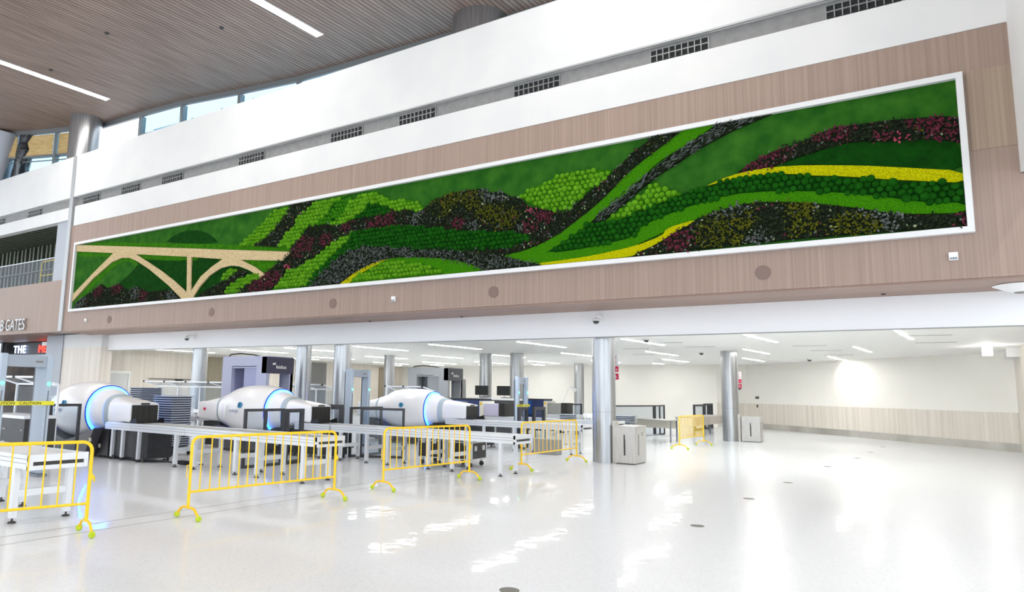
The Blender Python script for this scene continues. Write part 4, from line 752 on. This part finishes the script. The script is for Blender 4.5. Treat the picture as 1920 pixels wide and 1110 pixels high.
    for x in (-1.15, -3.2, -.6, .5):
        for y in (-.3, .3): MB().cyl((x, y, 0), (x, y, .09), .03, 10).build('foot', 'rubber', t)
    MB().box(-1.19, -1.1, -.565, -.555, .36, .44).box(-1.16, -1.08, -.35, -.342, .22, .3).build('socket_plate', 'cream_plastic', t)
    return t
s1 = scanner('white egg-shaped baggage scanner at the left, nearest, with glowing blue ring'); s1.location = (-14.3, 9.2, 0)
s2 = copy_tree(s1, (-12.2, 12.55, 0), 0, 'white egg-shaped baggage scanner in the middle, behind the dark glass gates')
s3 = copy_tree(s1, (-11.35, 18.1, 0), 0, 'white egg-shaped baggage scanner farthest to the right, smallest')

# ---- walk-through metal detectors
def portal(x, y0, y1, label, h=2.13, d=.44, tape=None):
    t = thing('metal_detector', label, 'metal detector', (x, (y0 + y1) / 2, 0), group='walk-through metal detectors'); w2 = (y1 - y0) / 2
    for s in (-1, 1):
        ya = s * w2; p = MB().box(-d, 0, min(ya, ya - s * .11), max(ya, ya - s * .11), .05, h).build('side_panel', 'portal', t, bevel=.015)
        MB().box(-d - .06, .06, min(ya + s * .03, ya - s * .14), max(ya + s * .03, ya - s * .14), 0, .05).build('foot_plate', 'alu_dark', p)
        MB().cyl((.0, ya - s * .055, 1.62), (.012, ya - s * .055, 1.62), .025, 12).build('status_lamp', 'led_green', p)
        MB().box(-d - .004, -d + .03, min(ya, ya - s * .11), max(ya, ya - s * .11), .3, h - .1).box(-.001, .003, ya - s * .055 - .01, ya - s * .055 + .01, .2, 1.5).build('edge_strip', 'alu_dark', p)
    hd = MB().box(-d + .03, -.03, -w2 + .11, w2 - .11, h - .22, h - .02).build('header', 'portal_dark', t); MB().box(-.03, -.025, w2 - .3, w2 - .18, h - .14, h - .11).build('badge', 'device_grey', hd)
    if tape:
        tp = MB().box(.03, .034, -w2 - .15, w2 + .05, tape - .035, tape + .035)
        o = tp.build('caution_tape', 'tape', loc=(x, (y0 + y1) / 2, 0)); tag(o, 'yellow caution tape tied across ' + label.split(',')[0].replace('grey blue ', 'the '), 'tape', 'caution tapes')
        text_mesh('tape_print', 'CAUTION   CAUTION', .065, 'tape_black', o, extrude=.001, loc=(.037, -w2 - .1, tape - .023), rot=(math.pi / 2, 0, math.pi / 2), sx=1.25)
        MB().box(.0345, .036, -w2 - .13, -w2 - .02, tape + .01, tape + .02).build('tape_mark', 'tape_black', o)
    return t
portal(-12.95, 5.58, 6.46, 'grey blue metal detector at the left edge, nearest, with green lamps', 2.13, tape=1.28)
portal(-13.45, 14.98, 15.82, 'grey blue metal detector behind the middle scanner, right of the wide column', 2.2, d=.26)
portal(-10.62, 19.62, 20.3, 'grey blue metal detector in front of the blue machines, farthest', 2.12, d=.14, tape=1.22)

# ---- dark framed glass gates
def gate(a, b, h, label, mids=(), thick=.055):
    a, b = Vector(a), Vector(b); L = (b - a).length; rz = math.atan2((b - a).y, (b - a).x)
    t = thing('glass_gate', label, 'glass gate', (a.x, a.y, 0), rz, 'dark framed glass gates'); q = thick
    for x in (0, L - q): MB().box(x, x + q, -q / 2, q / 2, 0, h).build('post', 'black_frame', t)
    for m in mids: MB().box(m - q / 2, m + q / 2, -q / 2, q / 2, q, h - q).build('post', 'black_frame', t)
    MB().box(q, L - q, -q / 2, q / 2, h - q, h).build('top_rail', 'black_frame', t); MB().box(q, L - q, -q / 2, q / 2, 0.0, q).build('bottom_rail', 'black_frame', t)
    MB().box(q, L - q, -.004, .004, q, h - q).build('glass_pane', 'glass', t)
    return t
gate((-15.2, 7.58), (-15.2, 8.24), 1.2, 'dark glass gate in front of the nearest scanner, beside the barrier')
gate((-11.5, 9.62), (-11.5, 10.68), 1.19, 'dark glass gate behind the long conveyor, the wider left leaf', (.56,))
gate((-11.5, 10.74), (-11.5, 11.26), 1.18, 'dark glass gate behind the long conveyor, the narrow right leaf', thick=.08)
gate((-12.05, 9.66), (-11.56, 9.66), 1.18, 'dark glass side leaf behind the long conveyor') if False else None
gate((-12.5, 12.98), (-12.1, 13.25), 1.24, 'narrow dark gate just right of the middle scanner exit', thick=.12)
gate((-11.62, 12.95), (-11.62, 14.15), 1.2, 'dark glass gate in front of the middle metal detector, left leaf')
gate((-11.45, 13.14), (-10.5, 13.66), 1.19, 'dark glass gate in front of the middle metal detector, right leaf')
gate((-10.0, 18.5), (-10.0, 19.05), 1.2, 'dark glass gate under the yellow tape, left leaf', thick=.09)
gate((-9.85, 19.15), (-9.85, 19.9), 1.2, 'dark glass gate under the yellow tape, right leaf', thick=.09)
gate((-9.78, 25.5), (-9.2, 28.5), 1.22, 'large dark glass gate behind the tray stack at right, first panel', (.0275,))
gate((-9.2, 28.6), (-9.28, 30.1), 1.22, 'dark glass gate behind the steel table, second panel with a centre post', (.75,))
gate((-9.12, 34.1), (-9.15, 36.0), 1.22, 'farthest dark glass gate in the corner, left panel', thick=.09)
gate((-9.15, 36.1), (-9.2, 37.8), 1.26, 'farthest dark glass gate in the corner, right panel with dark posts', (.8, 1.2), thick=.09)
gate((-12.6, 26.9), (-12.2, 28.2), 1.2, 'dark gate frame partly hidden behind the nearest column')

# ---- lilac and grey body scanners
def body_scanner(loc, label, clad, panel, header):
    t = thing('body_scanner', label, 'body scanner', loc); L, W, H = 1.9, 1.0, 2.5
    # open box seen from the side: corner posts, ribs, header at the +x face
    for x0_, x1_ in ((-L, -L + .42), (-.42, 0)): MB().box(x0_, x1_, 0, .12, 0, H).build('side_column', clad, t)
    MB().box(-L + .42, -.42, .0, .12, H - .28, H).box(-L + .42, -.42, .02, .1, H - .34, H - .3).build('side_beam', clad, t)
    MB().box(-1.0, -.42, .06, .2, 1.55, H - .34).build('hanging_panel', panel, t); MB().box(-L + .42, -1.2, .5, .53, 1.7, H - .34).build('inner_panel', panel, t)
    MB().box(-L, -L + .1, .12, W, 0, H).build('rear_wall', panel, t)
    MB().box(-L, -L + .5, W - .1, W, 0, H).box(-.45, 0, W - .1, W, 0, H).build('far_wall', panel, t)
    MB().box(-.5, 0, .12, W - .1, H - .1, H).box(-L + .1, -.5, .12, W - .1, H - .06, H).build('roof', clad, t)
    hd = MB().box(-.2, .02, .0, W, H - .48, H - .02).build('header', header, t)
    text_mesh('header_lettering', 'leidos', .15, 'white_plastic', hd, extrude=.003, loc=(.023, .32, H - .34), rot=(math.pi / 2, 0, math.pi / 2), sx=1.1)
    MB().bar((.024, .2, H - .22), (.024, .3, H - .2), .05, .008, up=(1, 0, 0)).build('header_emblem', 'white_plastic', hd)
    MB().box(-.3, .0, W - .14, W, 0, H - .48).build('door_jamb', clad, t); MB().box(-L - .05, .05, 0, W, 0, .04).build('floor_mat', 'rubber', t)
    MB().tube([(-1.7, .05, H), (-1.6, .05, H + .06), (-1.2, .05, H + .08), (-.8, .2, H + .05), (-.6, .3, H)], .02, 6).build('cable', 'black', t)
    MB().box(-1.15, -1.12, .05, .1, 0, 1.4).build('inner_post', 'alu_dark', t)
    return t
body_scanner((-15.15, 13.35, 0), 'lilac body scanner with navy header behind the middle baggage scanner', 'lilac', 'lilac_panel', 'navy')
body_scanner((-14.9, 22.0, 0), 'grey body scanner with dark header behind the farthest baggage scanner', 'grey_clad', 'grey_panel', 'dark_header')

# ---- tray trolley and racks
def tray(mx, my, h=.055):
    m = MB(); w0, d0 = mx / 2, my / 2; R4 = lambda w_, d_, z: [(-w_, -d_, z), (w_, -d_, z), (w_, d_, z), (-w_, d_, z)]
    m.loft([R4(w0 * .88, d0 * .88, 0), R4(w0 * .93, d0 * .93, h * .6)], smooth=False)
    m.loft([R4(w0, d0, h * .58), R4(w0 + .012, d0 + .012, h * .62), R4(w0 + .012, d0 + .012, h)], smooth=False, m=1); return m
tx, ty = -14.95, 10.35
tro = thing('tray_trolley', 'wheeled trolley under the tall stack of grey trays', 'trolley', (tx, ty, 0), math.radians(8))
MB().box(-.34, .34, -.36, .36, .1, .18).build('platform', 'black_panel', tro)
for sx in (-1, 1):
    for sy in (-1, 1):
        wv = MB().cyl((sx * .28, sy * .3 - .02, .05), (sx * .28, sy * .3 + .02, .05), .05, 14).build('wheel', 'rubber', tro)
o0 = None; N = 22
for k in range(N):
    z = .2 + k * .054
    if o0 is None: o0 = tray(.6, .64, .053).build('security_tray', ['tray', 'tray_light']); o = o0
    else: o = o0.copy(); COL.objects.link(o)
    o.location = (tx, ty, z); o.rotation_euler.z = math.radians(8 + random.uniform(-.6, .6))
    tag(o, 'grey security tray on the wheeled trolley, %s' % ('topmost of the tall stack' if k == N - 1 else ordw[N - 1 - k] + ' from the top of the tall stack'), 'tray', 'grey trays stacked on the trolley')
# second stack further back, beside the first
for k in range(15):
    o = o0.copy(); COL.objects.link(o); o.location = (-17.6, 11.3, .75 + k * .054); o.rotation_euler.z = 0
    tag(o, 'grey security tray on the dark cabinet left of the trolley, %s from the top' % ordw[14 - k], 'tray', 'grey trays behind the rack')
tag(MB().box(-18.1, -17.1, 10.9, 11.7, 0, .74).build('tray_cabinet', 'black_panel'), 'dark cabinet carrying the trays behind the rack', 'cabinet')
for k in range(7):
    o = o0.copy(); COL.objects.link(o); o.location = (-8.9, 23.7, .8 + k * .055 - .27); o.rotation_euler.z = math.radians(3); o.scale = (1.75, 1.1, 1)
    tag(o, 'blue grey tray in the low stack right of the nearest column, %s from the top' % ordw[6 - k], 'tray', 'trays in the low stack at right')
def bench(loc, n, seg, label, h=1.75):
    t = thing('divestment_rack', label, 'rack', loc)
    for k in range(n + 1):
        x = k * seg; MB().box(x - .02, x + .02, -.02, .02, 0, h - .15).build('upright', 'alu', t)
        MB().bar((x, 0, h - .15), (x - .28, -.35, h), .035, .035).build('arm', 'alu', t)
        MB().cyl((x - .28, -.39, h), (x - .28, -.33, h), .03, 10).build('arm_joint', 'black', t)
    MB().bar((-.28, -.35, h), (n * seg - .28, -.35, h), .04, .04).bar((0, 0, h - .15), (n * seg, 0, h - .15), .04, .04).bar((0, 0, .82), (n * seg, 0, .82), .05, .1).build('rail', 'alu', t)
    for k in range(n):
        x = k * seg; MB().add([(x, 0, h - .14), (x + seg, 0, h - .14), (x + seg - .28, -.35, h + .0), (x - .28, -.35, h + .0)], [(0, 1, 2, 3)]).build('canopy_panel', 'canopy_glass', t)
        MB().box(x + .03, x + seg - .03, -.004, .004, .9, h - .2).build('glass_screen', 'glass', t)
    return t
bench((-21.9, 14.5, 0), 4, 1.16, 'aluminium rack with four tilted clear canopies left of the lilac body scanner')
bench((-16.75, 7.6, 0), 2, .9, 'aluminium rack with tilted clear canopies behind the nearest metal detector')
bx = thing('machine_cabinet', 'black bolted machine cabinet under the rack at the left edge', 'cabinet', (-15.45, 7.15, 0))
MB().box(-.85, .8, -.3, .3, .05, .92).build('body', 'black_panel', bx)
b_ = MB()
for x in (-.75, -.05, .02, .7):
    for z in (.2, .45, .7): b_.cyl((x, -.3, z), (x, -.312, z), .014, 8)
b_.build('bolts', 'alu', bx); MB().box(-.85, .8, -.32, .3, .92, .98).build('top', 'alu', bx)
bench((-18.2, 17.5, 0), 2, .9, 'aluminium rack behind the two close columns') 
bench((-15.4, 19.6, 0), 2, .8, 'aluminium rack seen through the middle metal detector')

# ---- flight cases under the middle conveyor
def flight_case(loc, rz, w, d, h, label):
    t = thing('flight_case', label, 'flight case', loc, rz, 'black flight cases'); z0 = .16
    MB().box(-w / 2, w / 2, -d / 2, d / 2, z0, z0 + h).build('body', 'case_black', t)
    e = MB(); q = .022
    for sx in (-1, 1):
        for sy in (-1, 1): e.box(min(sx * w / 2, sx * (w / 2 - .03)) - .003, max(sx * w / 2, sx * (w / 2 - .03)) + .003, min(sy * d / 2, sy * (d / 2 - .03)) - .003, max(sy * d / 2, sy * (d / 2 - .03)) + .003, z0, z0 + h)
    for zz in (z0 - .004, z0 + h * .72, z0 + h - q):
        e.box(-w / 2 - .003, w / 2 + .003, -d / 2 - .003, -d / 2 + .01, zz, zz + q).box(-w / 2 - .003, w / 2 + .003, d / 2 - .01, d / 2 + .003, zz, zz + q).box(w / 2 - .01, w / 2 + .003, -d / 2, d / 2, zz, zz + q).box(-w / 2 - .003, -w / 2 + .01, -d / 2, d / 2, zz, zz + q)
    e.build('edging', 'case_edge', t)
    for k in (-1, 1):
        MB().box(w / 2, w / 2 + .012, k * d * .27 - .06, k * d * .27 + .06, z0 + h * .38, z0 + h * .58).build('handle', 'case_edge', t); MB().box(k * w * .25 - .05, k * w * .25 + .05, -d / 2 - .012, -d / 2, z0 + h * .62, z0 + h * .84).build('latch', 'case_edge', t)
    for sx in (-1, 1):
        for sy in (-1, 1):
            x, y = sx * (w / 2 - .08), sy * (d / 2 - .08); c_ = MB().cyl((x, y - .018, .05), (x, y + .018, .05), .05, 14).build('caster', 'rubber', t); MB().box(x - .03, x + .03, y - .035, y + .035, .1, .16).build('caster_plate', 'alu', c_)
    return t
flight_case((-8.55, 13.42, 0), math.radians(6), .62, .74, .5, 'black flight case on casters under the conveyor, the nearer right one')
flight_case((-9.3, 13.35, 0), math.radians(2), .6, .7, .5, 'black flight case on casters under the conveyor, the left one')

# ---- x-ray machines at the back
def xray(loc, label, hood, L=2.0, curtain=True, blue_back=True):
    t = thing('xray_machine', label, 'x-ray machine', loc, group='blue x-ray machines'); W = .8
    MB().box(-L, 0, -W / 2, W / 2, .1, 1.34).build('body', 'navy_panel', t)
    MB().box(-L + .2, -.55, -W / 2 - .01, -W / 2, .75, 1.3).build('side_panel', 'blue_panel', t, label='blue side panel'); MB().box(-L + .9, -1.2, -W / 2 - .014, -W / 2 - .01, .75, 1.33).build('dark_panel', 'dark_header', t)
    MB().box(-L - .02, .0, -W / 2 - .02, W / 2 + .02, 1.34, 1.38).build('lid', 'black', t)
    MB().box(0, .14, -W / 2, W / 2, .1, 1.3).build('end_post', 'cream_plastic', t); MB().box(.02, .1, -W / 2 - .006, -W / 2, 1.16, 1.26).build('warning_sticker', 'sticker', t)
    hd = MB().box(.14, .72, -.33, .33, .8, 1.22).build('tunnel_hood', hood, t, bevel=.02)
    MB().box(.72, .96, -.3, .3, .8, 1.24).build('tunnel_curtain', 'curtain', t)
    MB().box(.1, 1.4, -.33, .33, .62, .79).build('exit_bed', 'alu', t); MB().box(.2, .3, -.3, .3, 0, .62).box(1.2, 1.3, -.3, .3, 0, .62).build('bed_leg', 'alu_dark', t)
    return t
xray((-12.95, 21.5, 0), 'blue x-ray machine with a lilac hood, behind the farthest baggage scanner', 'hood_lilac')
xray((-12.9, 26.4, 0), 'blue x-ray machine with a grey hood, left of the desk lamp', 'hood_grey')
# monitors on the x-ray machine
for k, (x, y) in enumerate([(-15.0, 24.6), (-14.15, 24.9)]):
    mo = thing('monitor', ['black monitor on an arm left of the far metal detector', 'black monitor seen between the far metal detector panels'][k], 'monitor', (x, y, 1.39))
    MB().box(-.3, .3, -.03, .03, .1, .48).build('screen', 'screen', mo, bevel=.01); MB().tube([(0, .03, .25), (0, .15, .2), (-.1, .2, 0)], .025, 8).build('arm', 'white_plastic', mo); MB().box(-.12, .12, .05, .3, 0, .02).build('base', 'black', mo)
cb = thing('console_desk', 'low dark console desk under the monitors', 'desk', (-14.5, 24.9, 0)); MB().box(-1.2, 1.2, -.2, .5, 1.3, 1.38).build('top', 'white_plastic', cb); MB().box(-1.15, 1.15, -.15, .45, 0, 1.3).build('cabinet', 'dark_header', cb)
dl = thing('desk_lamp', 'white jointed desk lamp on the far x-ray machine', 'lamp', (-12.3, 26.5, 1.225))
MB().cyl((0, 0, 0), (0, 0, .02), .08, 16).build('base', 'white_plastic', dl); MB().tube([(0, 0, .02), (.25, .1, .62), (.32, .1, .64)], .01, 6).build('arm', 'alu', dl)
MB().cyl((.3, .1, .66), (.55, .12, .52), .05, 12, r2=.07).build('lamp_head', 'white_plastic', dl)
sc_ = thing('divider_screen', 'leaning grey divider panel right of the grey body scanner', 'screen', (-16.0, 24.2, 0)); MB().prism([(-.0, 0), (.5, 0), (.45, 2.1), (-.12, 2.15)], 0, .05).build('panel', 'hood_grey', sc_)
bc = thing('blue_cabinet', 'blue cabinet behind the exit of the farthest baggage scanner', 'cabinet', (-13.0, 19.5, 0)); MB().box(-.6, .2, 0, .6, 0, 1.3).build('body', 'dark_header', bc); MB().box(-.1, .24, -.01, .0, .4, 1.28).build('door', 'blue_panel', bc)
# white round device and bits on the far conveyor
pk = thing('tabletop_device', 'white round device on the far conveyor beside the column', 'device', (-9.0, 21.3, .8))
MB().cyl((0, 0, .08), (0, 0, .2), .16, 24).build('head', 'white_plastic', pk); MB().cyl((0, 0, 0), (0, 0, .08), .07, 16).build('stem', 'alu', pk)
for k in range(3):
    o = o0.copy(); COL.objects.link(o); o.location = (-9.75, 21.42, .8 + k * .05); o.scale = (.8, .7, 1); tag(o, 'security tray in the small stack on the far conveyor, %s from the top' % ordw[2 - k], 'tray', 'trays on the far conveyor')
# steel table at the right with pale tinted modesty panel
st = thing('steel_table', 'long steel table with pale panel right of the nearest bin', 'table', (-7.5, 25.35, 0))
MB().box(-1.9, .1, -.42, .42, .74, .78).build('table_top', 'steel_base', st)
for sx in (-1.8, 0):
    for sy in (-.37, .37): MB().box(sx - .02, sx + .02, sy - .02, sy + .02, 0, .74).build('leg', 'alu_dark', st)
MB().box(-1.78, -.02, .37, .38, .45, .74).build('panel', 'cream_plastic', st); MB().box(-1.8, 0, -.38, -.36, .18, .21).box(-1.8, 0, .36, .38, .18, .21).build('stretcher', 'alu', st)
bd = thing('steel_table', 'long pale inspection table behind the farthest yellow barrier', 'table', (-8.3, 31.5, 0)); MB().box(-.4, .4, -1.9, 3.4, .72, .76).box(.36, .38, -1.9, 3.4, .4, .72).build('table_top', 'steel_base', bd)
for sy in (-1.8, .8, 3.3):
    for sx in (-.35, .33): MB().box(sx - .02, sx + .02, sy - .02, sy + .02, 0, .72).build('leg', 'alu_dark', bd)
lt = thing('tray_table', 'low roller table under the tray stack right of the nearest column', 'table', (-8.9, 23.7, 0)); MB().box(-.5, .6, -.45, .45, .42, .52).build('table_top', 'alu', lt)
for sx in (-.45, .5):
    for sy in (-.4, .4): MB().box(sx - .025, sx + .025, sy - .025, sy + .025, 0, .42).build('leg', 'alu', lt)

# ---- stainless bins
def bin_(loc, w, d, h, label, bottle=True):
    t = thing('recycling_bin', label, 'bin', loc, group='stainless steel bins')
    MB().box(0, w, 0, d, .02, h - .03).build('body', 'bin_steel', t, bevel=.002); MB().box(-.01, w + .01, -.01, d + .01, h - .03, h).build('lid', 'bin_steel', t, bevel=.002)
    MB().box(.02, w - .02, .02, d - .02, 0, .02).build('plinth', 'slot', t)
    xc = w * .48
    MB().prism([(xc - .02, .2), (xc + .02, .2), (xc + .02, .55), (xc + .012, .6), (xc + .012, .68), (xc - .012, .7), (xc - .02, .66)], -.004, .0).build('bottle_slot', 'slot', t)
    MB().box(w, w + .003, d * .3, d * .34, .2, .7).build('side_slot', 'slot', t); MB().tube([(w + .004, d * .6, .74), (w + .004, d * .66, .7), (w + .004, d * .62, .66)], .006, 6).build('bottle_mark', 'slot', t)
    return t
bin_((-6.26, 16.43, 0), .485, .8, .89, 'stainless steel bin with a dark bottle slot beside the nearest column')
bin_((-5.74, 27.85, 0), .62, .5, .91, 'stainless steel bin with a dark bottle slot beside the further column')

# ---- cables on the floor by the nearest scanner
tag(MB().tube([(-14.2, 8.95, .012), (-13.8, 9.1, .012), (-13.5, 9.3, .012), (-13.2, 9.35, .012), (-13.0, 9.2, .012)], .012, 6).build('floor_cable', 'black'), 'black cable on the floor under the long conveyor', 'cable')
tag(MB().tube([(-13.3, 9.45, .6), (-13.2, 9.3, .3), (-13.0, 9.15, .02), (-12.8, 9.1, .012)], .008, 6).build('white_cable', 'white_plastic'), 'thin white cable hanging from the long conveyor', 'cable')
tag(MB().box(-13.05, -12.8, 9.22, 9.34, 0, .08).build('power_box', 'black'), 'small black power box on the floor under the long conveyor', 'power box')
tag(MB().box(-8.9, -8.2, 17.3, 17.6, .0, .4).build('equipment_crate', 'hood_grey', loc=(0, 0, 0)), 'grey crate under the far conveyor behind the barrier', 'crate')
